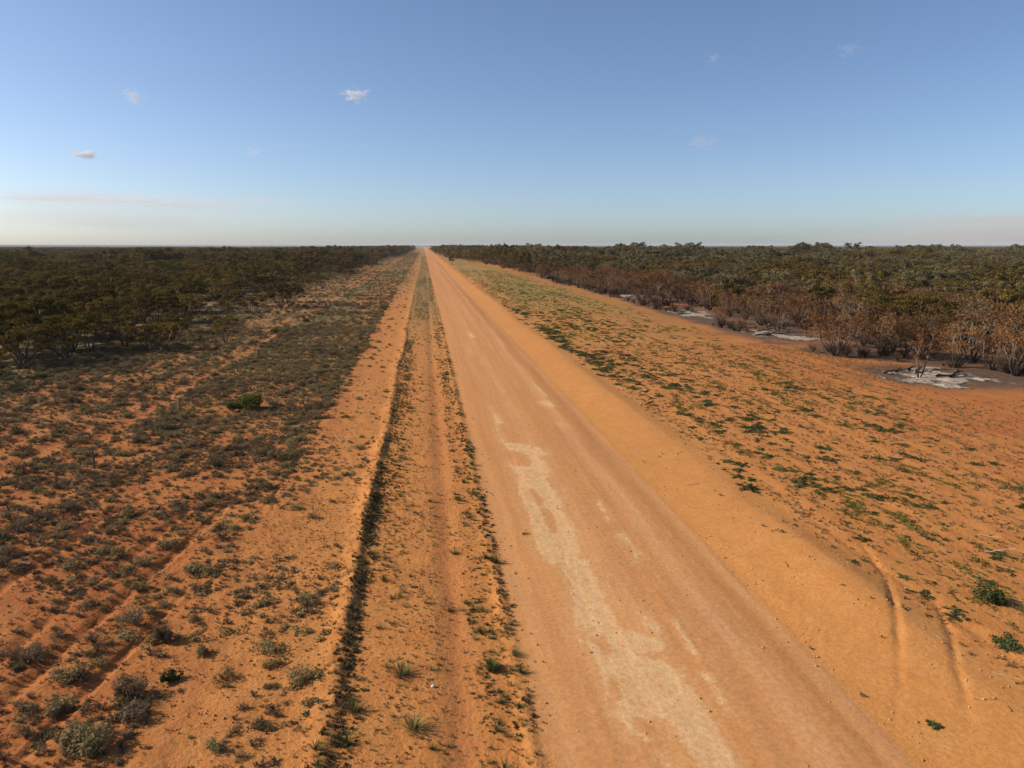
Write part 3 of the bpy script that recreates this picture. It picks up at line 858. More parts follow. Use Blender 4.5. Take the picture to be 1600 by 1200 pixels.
# ------------------------------------------------------------------ low plants left of the road
def far_word(y): return 'nearer than' if y < 46 else ('level with' if y < 72 else 'farther than')
def zone_label(x, y):
    w_ = 'nearer than' if y < 46 else ('level with' if y < 72 else 'farther than')
    if x < -21.5: return (f'grey green saltbush beyond the wire fence, {w_} the lone round bush', f'saltbushes beyond the fence, {w_} the bush')
    if x < -8.5: return (f'grey green saltbush on the road side of the fence, {w_} the round bush', f'saltbushes inside the fence, {w_} the bush')
    return (f'small saltbush on the bare strip beside the earth ridge, {w_} the round bush', f'saltbushes on the bare strip, {w_} the bush')
def p_salt(x, y):
    cl = sst(.34, .62, fbm(x / 5, y / 9, 101, 3))
    dense = sst(38, 95, y)
    p = sst(-8.2, -10, x) * (.16 + .14 * cl + dense * (.25 + .75 * cl))
    p = p + .9 * bump(x, -9.3 + .6 * (noise(y / 4, y * 0, 102) - .5), .8) * sst(36, 46, y)
    p = p + sst(-3.6, -5, x) * sst(-8.6, -7.8, x) * (.07 + .12 * sst(120, 260, y))
    p = p * sst(left_forest(y) - 6, left_forest(y) + 2, x)
    return np.clip(p * (1 - .93 * track(x, y)), 0, 1)
x, y = cat2(throw(4.6, -52, -3.6, 12, 130, p_salt, 1), throw(1.3, -52, -3.6, 130, 420, p_salt, 2), throw(.45, -60, -3.6, 420, 1500, p_salt, 19))
scatter('saltbush', P_SALT, x, y, .22, 1.15, zone_label, 'shrub', None, 'grey green saltbush heath covering the plain left of the road', 300, pw=3.2)
def p_twig(x, y):
    p = sst(-8, -11, x) * sst(.45, .65, fbm(x / 7, y / 7, 103, 3)) * .6 + .25 * bump(x, -9.6, .9) * sst(30, 40, y)
    return np.clip(p * (1 - .9 * track(x, y)), 0, 1)
x, y = throw(1.5, -50, -8, 12, 220, p_twig, 3)
scatter('twiggy_shrub', P_TWIG, x, y, .3, 1.4,
        lambda x, y: (f'dry brown twiggy shrub beyond the wire fence, {far_word(y)} the lone round bush', f'dry shrubs beyond the fence, {far_word(y)} the bush') if x < -21.5 else (f'dry brown twiggy shrub on the road side of the fence, {far_word(y)} the round bush', f'dry shrubs inside the fence, {far_word(y)} the bush'),
        'shrub', None, 'dry brown twiggy shrubs scattered through the far heath', 200)
def p_tuft(x, y):
    p = .5 * bump(x, -2.9, .35) * sst(.3, .6, noise(y / 3.3, y * 0, 143)) * sst(60, 38, y) + .55 * bump(x, -2.0, .9) * sst(.35, .6, noise(x, y / 3, 104)) + .8 * bump(x, 2.75, .25) * sst(.2, .5, noise(y / 2.5, y * 0, 105)) + .55 * bump(x, 1.9, .5) * sst(.35, .6, noise(x, y / 3, 106))
    p = p + .07 * sst(-8, -6, x) * sst(2.6, 1.5, x) + .02
    p = p + .9 * sst(-3, -2.2, x) * sst(3, 2, x) * sst(75, 140, y) * sst(.35, .55, noise(x / 1.5, y / 40, 107))
    return np.clip(p, 0, 1)
def tuft_label(x, y):
    if x < -2.2: return ('dark grass tuft growing on the earth ridge left of the road', 'grass tufts on the earth ridge')
    if x < 1.3: return ('sparse straw coloured grass tuft between the earth ridge and the road', 'grass tufts between ridge and road')
    return ('grass tuft in the row along the left edge of the dirt road', 'grass tufts along the road edge')
x, y = cat2(throw(9, -3.9, 3.0, 12, 80, p_tuft, 4), throw(4.5, -3.9, 3.0, 80, 330, p_tuft, 5), throw(1.5, -3.9, 3.0, 330, 1000, p_tuft, 20))
scatter('grass_tuft', P_TUFT, x, y, .25, .85, tuft_label, 'grass tuft', None, 'sparse grass on the verge left of the road', 300)
x, y = throw(3.5, -3.8, 3.0, 12, 150, lambda x, y: np.clip(.5 * bump(x, -2.95, .42) * sst(60, 38, y) * sst(.35, .6, noise(y / 2.7, y * 0, 144)) + .75 * bump(x, 2.75, .25) * sst(.25, .5, noise(y / 2.5, y * 0, 105)) + .5 * bump(x, 1.9, .4) * sst(.4, .6, noise(x, y / 3, 106)) + .04, 0, 1), 6)
scatter('green_tuft', P_GREENTUFT, x, y, .4, 1.3,
        lambda x, y: ('dark green leafy tuft on the earth ridge left of the road', 'green tufts on the earth ridge') if x < -1 else ('dark green leafy tuft beside the left edge of the dirt road', 'green tufts beside the road'),
        'weed', None, 'dark green tufts lining the verge left of the road', 200)
def p_speck(x, y):
    p = (.25 + .75 * sst(.3, .62, fbm(x / 1.6, y / 2.2, 108, 3))) * (1 - .75 * bump(x, .8, .5))
    return np.clip(p * (1 - .5 * track(x, y)), 0, 1)
x, y = cat2(throw(20, -22, 3.05, 13, 40, p_speck, 7), throw(7, -30, 3.0, 40, 80, p_speck, 8), throw(2, 3.0, 3.8, 13, 60, lambda x, y: x * 0 + .5, 9))
stuff('seedlings', [[m_] for m_ in P_SPECK], x, y, rng.uniform(0, 6.28, len(x)), rng.uniform(.25, .9, len(x)) ** 1.3, rng.integers(0, 5, len(x)), 'tiny dry seedlings, litter and clod shadow specks on the red soil left of the road')  # these specks also imitate the small shadows that clods cast
x, y = cat2(throw(3, -24, -3.5, 13, 60, lambda x, y: np.clip(sst(.4, .65, fbm(x / 4, y / 5, 109, 3)) * (1 - track(x, y)), 0, 1), 10), throw(2.0, -46, -9, 45, 160, lambda x, y: np.clip(.8 - .8 * track(x, y), 0, 1), 11))
xr, yr = throw(95, -3.6, -2.2, 12, 90, lambda x, y: np.clip(bump(x, -2.9 + .3 * (fbm(y / 14, y * 0, 9, 3) - .5) * 2, .34) * sst(.1, .45, noise(x * .7, y / 1.7, 140)) * (.6 + .4 * sst(.3, .55, noise(y / 9, y * 0, 142))) * (.12 + .88 * sst(52, 34, y)), 0, 1), 30)
xq, yq = throw(30, 2.2, 3.5, 12, 60, lambda x, y: np.clip(bump(x, 2.8 + .35 * (fbm(y / 6, y * 0, 149, 2) - .5), .2) * sst(.35, .6, noise(x, y / 1.4, 141)), 0, 1), 31)
xr, yr = np.concatenate([xr, xq]), np.concatenate([yr, yq])
stuff('ridge_litter', [[m_] for m_ in P_LITTER + P_SPECK], xr, yr, rng.uniform(0, 6.28, len(xr)), rng.uniform(.45, 1.15, len(xr)), np.minimum(rng.integers(0, 10, len(xr)), rng.integers(0, 10, len(xr))), 'dark dead weeds and litter caught along the low earth ridges')
xg, yg = cat2(throw(14, -48, -8.6, 12, 60, lambda x, y: np.clip((.1 + .9 * sst(.42, .62, fbm(x / 2.4, y / 3.4, 147, 4))) * (1 - .9 * track(x, y)), 0, 1), 35),
               throw(6, -48, -8.6, 60, 130, lambda x, y: np.clip((.2 + .8 * sst(.38, .6, fbm(x / 3, y / 5, 147, 4))) * (1 - .9 * track(x, y)), 0, 1), 36),
               throw(5, -8.6, -3.8, 12, 60, lambda x, y: sst(.5, .7, fbm(x / 1.8, y / 2.6, 148, 4)), 37))
xv, yv = cat2(throw(26, -3.2, 0.2, 26, 110, lambda x, y: np.clip(bump(x, -2.35, .55 + .25 * noise(y / 6, y * 0, 150)) * sst(.2, .5, noise(x / .8, y / 2.5, 151)) * sst(28, 42, y), 0, 1), 38),
               throw(16, 0.9, 3.1, 13, 90, lambda x, y: np.clip((bump(x, 1.75, .28) + bump(x, 2.35, .25)) * sst(.3, .6, noise(x, y / 1.8, 152)), 0, 1), 39))
stuff('verge_grass', [[m_] for m_ in P_LITTER + P_GREENTUFT], xv, yv, rng.uniform(0, 6.28, len(xv)), np.where(rng.random(len(xv)) < .5, .55, .8) * rng.uniform(.5, 1.1, len(xv)), np.minimum(rng.integers(0, 8, len(xv)), rng.integers(0, 9, len(xv))), 'soft low grass and seedlings along the verge left of the road')
stuff('dry_grass', [[m_] for m_ in P_DRYGRASS], xg, yg, rng.uniform(0, 6.28, len(xg)), .45 + .9 * rng.random(len(xg)) ** 2, rng.integers(0, 4, len(xg)), 'fine grey brown dry grass carpet over the red soil left of the road')
stuff('low_herbs', [[m_] for m_ in P_GROUNDCOVER], x, y, rng.uniform(0, 6.28, len(x)), rng.uniform(.5, 1.7, len(x)), rng.integers(0, 4, len(x)), 'thin grey herbs spreading over the red soil left of the road')

# ------------------------------------------------------------------ low plants right of the road
def p_mat(x, y):
    ve = veg_edge(y)
    row = sst(.42, .68, fbm(x / .75, y / 22, 111, 2)) * (.3 + .7 * sst(.35, .6, noise(x, y / 3, 119)))
    cl = sst(.36, .6, fbm(x / 6, y / 10, 112, 3))
    p = sst(ve - .4, ve + .5, x) * (.10 + .75 * row) * (.16 + .84 * cl) * sst(46, 30, x)
    p = p + 1.2 * bump(x, ve + 1.2, 1.2) * sst(60, 85, y) * sst(.2, .45, noise(x, y / 6, 113)) * sst(260, 150, y)
    return np.clip(p * .75, 0, 1)
def right_word(y): return 'near the wheel ruts' if y < 33 else ('between the ruts and the widest ash patch' if y < 62 else 'level with the ash patches or beyond')
def mat_label(x, y):
    if x < 24: return (f'dark green creeping weed at the shoulder edge, {right_word(y)}', f'weeds at the shoulder edge, {right_word(y)}')
    return (f'dark green creeping weed on the orange plain, {right_word(y)}', f'weeds on the plain, {right_word(y)}')
x, y = cat2(throw(4.2, 17.5, 46, 14, 130, p_mat, 12), throw(1.4, 17.5, 46, 130, 300, p_mat, 13), throw(.3, 17.5, 50, 300, 900, p_mat, 23))
scatter('creeping_weed', P_MAT, x, y, .25, 1.25, mat_label, 'weed', None, 'dark green creeping weeds spread over the plain right of the road', 300, flat=.9)
x, y = throw(.8, 17.5, 36, 14, 160, p_mat, 14)
scatter('grey_weed', P_BLUE, x, y, .5, 1.9, lambda x, y: (f'low grey green weed right of the road, {right_word(y)}', f'grey weeds, {right_word(y)}'), 'weed', None, 'grey green creeping weeds far down the right side', 150, flat=.9)
x, y = cat2(throw(2.2, 19.5, 48, 22, 140, lambda x, y: np.clip(sst(.42, .66, fbm(x / .9, y / 12, 114, 2)) * sst(.35, .6, fbm(x / 8, y / 12, 115, 3)) * sst(50, 40, x) * sst(20, 23, x), 0, 1), 15),
            throw(1.0, 19.5, 48, 140, 420, lambda x, y: np.clip(sst(.3, .55, fbm(x / 2, y / 25, 114, 2)) * sst(50, 40, x), 0, 1), 16), throw(1.2, 19.5, 44, 80, 260, lambda x, y: sst(.4, .6, fbm(x / 3, y / 20, 118, 3)) * sst(46, 36, x), 25))
s_ = .3 + .95 * rng.random(len(x)) ** 1.6
stuff('young_grass', [[m_] for m_ in P_YGRASS], x, y, rng.normal(size=len(x)) * .3, np.stack([s_, s_ * 1.2, s_ * .7], -1), rng.integers(0, 4, len(x)), 'short young grass growing in furrows right of the road')
x, y = cat2(throw(8, 18.5, 56, 15, 100, lambda x, y: np.clip(.2 + .7 * sst(.4, .65, fbm(x / .9, y / 7, 116, 3)) * sst(18.5, 20, x), 0, 1), 17), throw(.5, 13.2, 18.6, 13, 50, lambda x, y: sst(.5, .7, fbm(x / 1.5, y / 2, 117, 2)), 18))
stuff('dry_litter', [[m_] for m_ in P_SPECK], x, y, rng.uniform(0, 6.28, len(x)), rng.uniform(.5, 1.6, len(x)), rng.integers(0, 5, len(x)), 'small dry litter and seedlings on the sand right of the road')

x, y = throw(.22, 50, 66, 62, 330, lambda x, y: sst(burn_edge(y) - .5, burn_edge(y) + 1.5, x) * sst(right_forest(y) + 8, right_forest(y), x), 24)
scatter('burnt_shrub', P_BURNT, x, y, .6, 3.0, lambda x, y: (f'leafless brown burnt shrub on dark ground, {ash_word(y)}', f'burnt shrubs, {ash_word(y)}'), 'shrub', None, 'burnt twiggy shrubs along the far scorched edge', 120)
M_CLOD = NG('dry_clod')
M_CLOD = M_CLOD.out(M_CLOD.principled(M_CLOD.mix(M_CLOD.n('ShaderNodeObjectInfo').outputs['Random'], (.36, .15, .05), (.56, .32, .15)), .95))
def clod_mesh(r):
    V, Q = [], []
    for i in range(5):
        t = math.pi * i / 4
        for j in range(6):
            a = 2 * math.pi * j / 6; k = r.uniform(.7, 1.25)
            V.append([k * math.sin(t) * math.cos(a), k * math.sin(t) * math.sin(a) * .8, k * math.cos(t) * .6 + .3])
    for i in range(4):
        for j in range(6): Q.append([i * 6 + j, (i + 1) * 6 + j, (i + 1) * 6 + (j + 1) % 6, i * 6 + (j + 1) % 6])
    return np.array(V), np.array(Q), np.full(len(V), .5)
P_CLOD = proto_meshes('clod', clod_mesh, 4, M_CLOD, 530)
def p_clod(x, y):
    e = .10 * sst(4.5, 6, x) * sst(10, 8, x) + bump(x, 13.6, .5) + .7 * bump(x, 17.5, 1.4) + .8 * bump(x, 3.3, .4) + .06
    return np.clip(e * sst(.35, .65, fbm(x / .9, y / 2.5, 145, 3)) + .03 + .5 * sst(-2.4, -4, x) * sst(.45, .65, fbm(x / 1.5, y / 1.5, 146, 2)), 0, 1)
x, y = cat2(throw(12, -9, 20, 13, 45, p_clod, 33), throw(4, 2.5, 20, 45, 90, p_clod, 34))
s_ = .012 + .045 * rng.random(len(x)) ** 3
stuff('clods', [[m_] for m_ in P_CLOD], x, y, rng.uniform(0, 6.28, len(x)), s_, rng.integers(0, 4, len(x)), 'crumbled clods and gravel along the graded road edges')

# ------------------------------------------------------------------ single plants, each with its own place
def single(name, V, Q, T, mat, px, py, label, cat, scale=1.0, rot=0.0):
    me = np_mesh(name, V, Q, mat, {'tint': T})
    o = link(bpy.data.objects.new(name, me))
    gx, gy = g(px, py)
    o.location = (gx, gy, float(height(gx, gy)) - .02); o.scale = (scale,) * 3; o.rotation_euler = (0, 0, rot)
    return tag(o, label, cat)
def bush(seed, rad, hh, n, size, lump=7, twigs=8, spiky=0.0):
    return shrub(np.random.default_rng(seed), rad, hh, n, size, twigs, lump, spiky)
single('green_bush', *bush(1, 1.4, 1.75, 3000, .12, 12, 6), M_GREENBUSH, 388, 640, 'large round olive green bush standing alone in the grey heath', 'bush')
single('green_bush', *bush(2, .85, 1.05, 1100, .11, 6, 6), M_GREENBUSH, 364, 643, 'smaller yellow green bush leaning against the large round bush', 'bush')
single('green_bush', *bush(3, 1.0, 1.1, 900, .14), M_GREENBUSH, 600, 484, 'dark green bush at the right margin of the far heath', 'bush')
single('green_bush', *bush(4, .9, .9, 700, .14), M_GREENBUSH, 476, 504, 'isolated green bush beside a bare red patch in the heath', 'bush')
single('green_bush', *bush(5, .85, .8, 700, .14), M_GREENBUSH, 429, 520, 'low green bush on the bare red patch left of the heath', 'bush')
single('leafy_shrub', *bush(6, .52, .55, 1000, .10, 9, 4), M_DARKBUSH, 1551, 940, 'round leafy dark green shrub, largest on the sandy right side', 'shrub')
single('dark_shrub', *bush(7, .36, .46, 700, .07, 6, 6), M_DARKBUSH, 264, 1063, 'compact dark green shrub with a crisp shadow on bare soil', 'shrub')
single('dry_shrub', *bush(8, .42, .75, 700, .07, 6, 60, 1.0), M_TWIG, 257, 1000, 'tall grey brown twiggy shrub above the compact dark shrub', 'shrub')
single('dry_shrub', *bush(9, .55, .62, 800, .07, 7, 60, 1.0), M_TWIG, 203, 1090, 'broad brown twiggy shrub below the V shaped gap in the scrub', 'shrub')
single('dry_shrub', *bush(10, .55, .5, 700, .07, 7, 40, 1.0), M_TWIG, 210, 1122, 'low spreading brown shrub at the edge of bare soil', 'shrub')
single('saltbush', *bush(11, .85, .75, 1900, .08, 9, 40), M_SALT, 128, 1168, 'biggest sprawling grey green saltbush in the lower left corner', 'shrub')
single('saltbush', *bush(12, .5, .5, 800, .08), M_SALT, 96, 1110, 'dark saltbush just above the patch of bright green herbs', 'shrub')
single('green_herb', *matplant(np.random.default_rng(13), .7, 900, .08, 11, 1.2), M_MAT, 72, 1150, 'bright green herb patch among grey shrubs in the lower left', 'herb')
single('saltbush', *bush(14, .3, .36, 500, .06), M_SALT, 235, 957, 'silvery saltbush beside the tall grey brown twiggy shrub', 'shrub')
single('saltbush', *bush(15, .28, .3, 450, .06), M_SALT, 315, 1022, 'round silvery saltbush alone on bare orange soil', 'shrub')
single('saltbush', *bush(16, .3, .3, 450, .06), M_SALT, 337, 1172, 'small silvery saltbush near the bottom edge left of the ridge', 'shrub')
single('green_tuft', *tuft(np.random.default_rng(17), 140, .42, .34, .014), M_MAT, 768, 1047, 'thick green tuft standing out beside the washed clay strip', 'weed')
single('grass_clump', *tuft(np.random.default_rng(18), 170, .34, .5, .011), M_GRASS, 628, 1055, 'wide dark grass clump in the middle of the verge', 'grass clump')
single('grass_clump', *tuft(np.random.default_rng(19), 150, .32, .42, .011), M_GRASS, 645, 1140, 'bushy grass clump casting a long shadow towards the clay strip', 'grass clump')
single('grass_clump', *tuft(np.random.default_rng(20), 140, .30, .4, .011), M_GRASS, 553, 1112, 'pale topped grass clump right of the dark ridge', 'grass clump')
single('sand_weed', *matplant(np.random.default_rng(21), .28, 220, .07, 8, 1.0), M_MAT, 1457, 1134, 'single small green weed alone on the bare sand', 'weed')
single('creeping_weed', *matplant(np.random.default_rng(22), .75, 800, .09, 11, 1.0), M_MAT, 1578, 1008, 'broad dark green creeping weed below the round leafy shrub', 'weed')

# ------------------------------------------------------------------ wire fence
def steel():
    m = NG('rusty_steel')
    c = m.mix(m.noise(m.pos(), 14, 3), (.06, .045, .038), (.13, .075, .05))
    return m.out(m.principled(c, .7))
def wood_mat(name, a, b):
    m = NG(name)
    oc = m.n('ShaderNodeTexCoord').outputs['Object']
    c = m.mix(m.noise(oc, 7, 4, .7), a, b)
    return m.out(m.principled(c, .85))
M_STEEL = steel()
M_POST = wood_mat('weathered_post', (.06, .05, .045), (.13, .105, .085))
M_DEADWOOD = wood_mat('bleached_wood', (.34, .25, .16), (.52, .40, .27))
M_CHAR = wood_mat('charred_wood', (.02, .017, .015), (.07, .055, .045))
M_OLDWOOD = wood_mat('old_brown_wood', (.10, .065, .045), (.22, .15, .10))
M_STONE = wood_mat('white_stone', (.55, .48, .38), (.70, .62, .50))
def fence():
    FX = -21.2
    root = bpy.data.objects.new('wire_fence', None); root.location = (FX, 37, 0); COL.objects.link(root)
    tag(root, 'sparse wire fence of thin dark posts crossing the grey heath', 'fence')
    ys = [37.8, 43.0, 47.3, 52.6, 58.0, 63.6, 68.8, 74.0, 78.6, 83.2, 88.5, 94.3] + list(np.arange(100, 330, 6.2))
    thick = {47.3, 63.6, 83.2, 94.3}
    hidden = {52.6, 58.0, 68.8}
    for y_ in ys:
        x_ = FX + .12 * math.sin(y_)
        z_ = float(height(x_, y_))
        if y_ in hidden: hh, rr = .75, .012
        elif y_ in thick: hh, rr = 1.25, .055
        else: hh, rr = 1.1, .022
        tilt = -.16 if y_ in (37.8, 43.0) else .04 * math.sin(3 * y_)
        b = np.array([x_ - FX, y_ - 37, z_ - .25]); t = b + np.array([hh * tilt, 0, hh + .25])
        V, Q = tube(np.array([b, b * .5 + t * .5, t - [0, 0, .02], t]), [rr, rr, rr, rr * .6], 8)
        n = len(V); V = np.vstack([V, t + [0, 0, .005]])
        tri = np.array([[n - 8 + s, n - 8 + (s + 1) % 8, n] for s in range(8)])
        link(bpy.data.objects.new('post', np_mesh('post', V, Q, M_POST if y_ in thick else M_STEEL, T=tri)), root)
    for zz in (.35, .65, .95):
        P = np.array([[.12 * math.sin(y_), y_ - 37, float(height(FX, y_)) + zz] for y_ in ys])
        V, Q = tube(P, [.003] * len(P), 4)
        link(bpy.data.objects.new('wire', np_mesh('wire', V, Q, M_STEEL)), root)
fence()

# ------------------------------------------------------------------ dead branches, logs, stones
def branch(seed, L, r0, forks=3, rise=.1):
    r = np.random.default_rng(seed)
    P, Rr = limb(np.array([-L / 2, 0, r0]), np.array([L / 2, r.uniform(-.1, .1) * L, r0 + rise]), r0, r0 * .35, L * .035, 6, r)
    its = [tube(P, Rr, 6)]
    for _ in range(forks):
        s = P[r.integers(1, 5)]
        a = r.uniform(-1.2, 1.2)
        e = s + np.array([math.cos(a), math.sin(a), r.uniform(.05, .4)]) * L * r.uniform(.2, .4)
        P2, R2 = limb(s, e, r0 * .55, r0 * .15, L * .02, 4, r)
        its.append(tube(P2, R2, 5))
    V, Q, T = join(its)
    return V, Q, T
def lay(name, seed, px, py, L, r0, mat, label, cat, ang, forks=3, rise=.1):
    V, Q, T = branch(seed, L, r0, forks, rise)
    o = link(bpy.data.objects.new(name, np_mesh(name, V, Q, mat, smooth=True)))
    x, y = g(px, py)
    o.location = (x, y, float(height(x, y)) + .0); o.rotation_euler = (0, 0, ang)
    return tag(o, label, cat)
lay('dead_branch', 1, 1562, 862, 1.2, .035, M_DEADWOOD, 'forked bleached branch lying among the green weeds at the right edge', 'branch', -.5, 4, .35)
lay('dead_branch', 2, 1535, 834, 1.5, .022, M_DEADWOOD, 'long thin bleached branch above the forked branch', 'branch', -.9, 1)
lay('stick', 3, 1540, 1097, .75, .014, M_DEADWOOD, 'curved white stick on the bare sand near the lower right corner', 'stick', -.1, 0, .02)
lay('stick', 4, 1470, 1003, .45, .012, M_DEADWOOD, 'short pale stick beside the right wheel rut', 'stick', -1.0, 0, .01)
lay('stick', 5, 1444, 1062, .5, .010, M_DEADWOOD, 'thin pale stick between the two wheel ruts on the sand', 'stick', -.9, 0, .01)
lay('stick', 6, 1574, 1112, .35, .014, M_OLDWOOD, 'short dark upright looking stick at the lower right', 'stick', 1.4, 0, .05)
lay('stick', 7, 1487, 1172, .6, .012, M_DEADWOOD, 'pale straight stick close to the bottom right of the sand', 'stick', -.9, 0, .01)
lay('stick', 8, 1566, 1058, .55, .012, M_DEADWOOD, 'pale stick pointing at a small weed on the right', 'stick', -.9, 0, .01)
lay('stick', 9, 1092, 760, 1.5, .014, M_OLDWOOD, 'thin brown stick lying across the sandy shoulder', 'stick', .05, 1, .03)
lay('stick', 10, 1228, 888, .55, .016, M_OLDWOOD, 'small brown stick standing on the sandy shoulder', 'stick', 1.3, 0, .04)
lay('dead_branch', 11, 1396, 688, 1.0, .03, M_DEADWOOD, 'small bleached branch in a furrow on the orange plain', 'branch', .5, 2, .2)
lay('dead_branch', 12, 30, 890, 1.1, .03, M_DEADWOOD, 'small white branched twig among shrubs at the left edge', 'branch', .1, 4, .3)
lay('clod', 13, 822, 836, .35, .05, M_OLDWOOD, 'lone dark clod on the left side of the road', 'clod', .3, 0, .0)
lay('fallen_log', 14, 1585, 552, 5.0, .14, M_DEADWOOD, 'pale arched fallen trunk at the right woodland edge', 'log', .1, 1, 1.0)
def stone(seed, rad, px, py, label):
    r = np.random.default_rng(seed)
    n, mN = 8, 5
    V, Q = [], []
    for i in range(mN + 1):
        t = math.pi * i / mN
        for j in range(n):
            a = 2 * math.pi * j / n; k = rad * r.uniform(.8, 1.15)
            V.append([k * math.sin(t) * math.cos(a) * 1.2, k * math.sin(t) * math.sin(a), k * math.cos(t) * .8 + rad * .5])
    for i in range(mN):
        for j in range(n): Q.append([i * n + j, (i + 1) * n + j, (i + 1) * n + (j + 1) % n, i * n + (j + 1) % n])
    o = link(bpy.data.objects.new('stone', np_mesh('stone', np.array(V), np.array(Q), M_STONE, smooth=True)))
    x, y = g(px, py); o.location = (x, y, float(height(x, y)))
    return tag(o, label, 'stone')
stone(1, .062, 677, 1073, 'small white stone on the red washed strip in the foreground')

# ------------------------------------------------------------------ ash heaps and charred logs at the burnt woodland edge
def ash_material():
    m = NG('white_ash')
    p = m.pos()
    c = m.mix(m.map(m.noise(p, 1.4, 5, .7), .35, .65), (.27, .205, .145), (.60, .49, .36))
    c = m.mix(m.map(m.noise(p, 2.6, 5, .75), .48, .62), c, (.10, .075, .055))
    ed = m.math('ADD', m.attr('depth').outputs['Fac'], m.math('MULTIPLY', m.math('SUBTRACT', m.noise(p, 1.8, 6, .75), .5), 1.1))
    c = m.mix(m.map(ed, .08, .55), (.095, .066, .046), c)
    return m.out(m.principled(c, .95))
M_ASH = ash_material()
def ash(px, py, wx, wy, seed, label, nlog, loglab, grp):
    cx, cy_ = g(px, py)
    r = np.random.default_rng(seed)
    xs, ys = np.arange(-wx * 1.2, wx * 1.2, .16), np.arange(-wy * 1.2, wy * 1.2, .22)
    X, Y = np.meshgrid(xs, ys); sh = X.shape; X, Y = X.ravel(), Y.ravel()
    m_ = 1 - np.hypot(X / wx, Y / wy) + 3.4 * (fbm((X + seed * 9) / 1.7, Y / 2.6, 121 + seed, 5) - .5) - .12
    Z = height(X + cx, Y + cy_) - .02 + .06 * np.clip(m_, 0, 1) ** .5 + .06 * sst(0, .15, m_) * fbm(X / .5, Y / .6, 125, 2)
    nr, nc = sh
    i = (np.arange(nr - 1)[:, None] * nc + np.arange(nc - 1)[None, :]).ravel()
    Q = np.stack([i, i + 1, i + nc + 1, i + nc], -1)
    Q = Q[(m_[Q] > -.04).all(1)]
    us, inv = np.unique(Q, return_inverse=True)
    V = np.stack([X, Y, Z], -1)[us]
    o = link(bpy.data.objects.new('ash_patch', np_mesh('ash_patch', V, inv.reshape(-1, 4), M_ASH, {'depth': m_[us]}, smooth=True)))
    o.location = (cx, cy_, 0); tag(o, label, 'ash')
    for k in range(nlog):
        lx, ly = cx + r.uniform(-.75, .5) * wx, cy_ + r.uniform(-.5, .8) * wy
        V, Q, T = branch(seed * 50 + k, r.uniform(1.2, 3.0), r.uniform(.08, .17), r.integers(1, 4), r.uniform(0, .5))
        lo = link(bpy.data.objects.new('charred_log', np_mesh('charred_log', V, Q, M_CHAR, smooth=True)))
        lo.location = (lx, ly, float(height(lx, ly)) + .05); lo.rotation_euler = (0, 0, r.uniform(-1, 1))
        tag(lo, loglab, 'log', grp)
ash(1470, 589, 6.0, 5.5, 1, 'widest white ash patch at the foot of a blackened tree', 9, 'charred log lying in the widest white ash patch', 'logs in the widest ash patch')
ash(1225, 524, 5.6, 6.5, 2, 'white ash patch in the middle of the burnt woodland edge', 7, 'charred log lying in the middle ash patch', 'logs in the middle ash patch')
ash(1085, 491, 4.2, 9, 3, 'narrow ash patch farther along the burnt woodland edge', 5, 'charred log lying in the narrow far ash patch', 'logs in the far ash patch')
ash(985, 463, 4.2, 9, 4, 'small farthest ash patch under scorched trees', 4, 'charred log lying in the farthest ash patch', 'logs in the farthest ash patch')

# single trees that stand out
def lone_tree(name, px, py, hh, rad, stems, leaf_n, leaf, mats, seed, label, lean=0.0, sparse=1.0, low=0.0, twig=0):
    w, c = mallee(hh, rad, stems, leaf_n, leaf, np.random.default_rng(seed), sparse, lean, low, twig)
    pair = (np_mesh('trunk', w[0], w[1], mats[0], {'tint': w[2]}, smooth=True), np_mesh('crown', c[0], c[1], mats[1], {'tint': c[2]}))
    x, y = g(px, py)
    return tree_thing(name, pair, x, y, 0.0, (1, 1), label, 'tree', None)
lone_tree('scorched_tree', 1305, 556, 6.4, 4.2, 9, 1500, .25, (M_BARK_BURNT, M_LEAF_DEAD), 11, 'fan shaped scorched tree with splayed bare pale stems at the clearing edge', low=.2, twig=5)
lone_tree('scorched_tree', 1382, 556, 6.6, 3.6, 9, 1700, .25, (M_BARK_BURNT, M_LEAF_DEAD), 12, 'dense rusty crowned tree right of the fan shaped tree', low=.2, twig=5)
lone_tree('scorched_tree', 1437, 592, 4.6, 1.5, 2, 500, .2, (M_BARK_BURNT, M_LEAF_DEAD), 13, 'slim blackened twin stemmed tree rising from the white ash', lean=.5, twig=5)
lone_tree('mallee_tree', 705, 414, 7.5, 3.0, 4, 900, .5, (M_BARK, M_LEAF), 14, 'lone dark tree on the open verge right of the far road')
lone_tree('grey_gum_tree', 1440, 418, 15.5, 8.5, 7, 3000, .55, (M_BARK, M_LEAF_GREY), 15, 'tallest grey green gum rising above the right woodland')
lone_tree('mallee_tree', 110, 548, 5.6, 3.6, 6, 2000, .26, (M_BARK, M_LEAF), 16, 'umbrella crowned mallee standing forward of the left woodland')
lone_tree('mallee_tree', 32, 556, 5.4, 3.8, 6, 2200, .26, (M_BARK, M_LEAF), 17, 'wide flat crowned mallee at the left edge of the picture')
lone_tree('mallee_tree', 520, 402, 13.5, 8, 5, 1700, .6, (M_BARK, M_LEAF), 18, 'taller dark tree rising above the far left woodland')

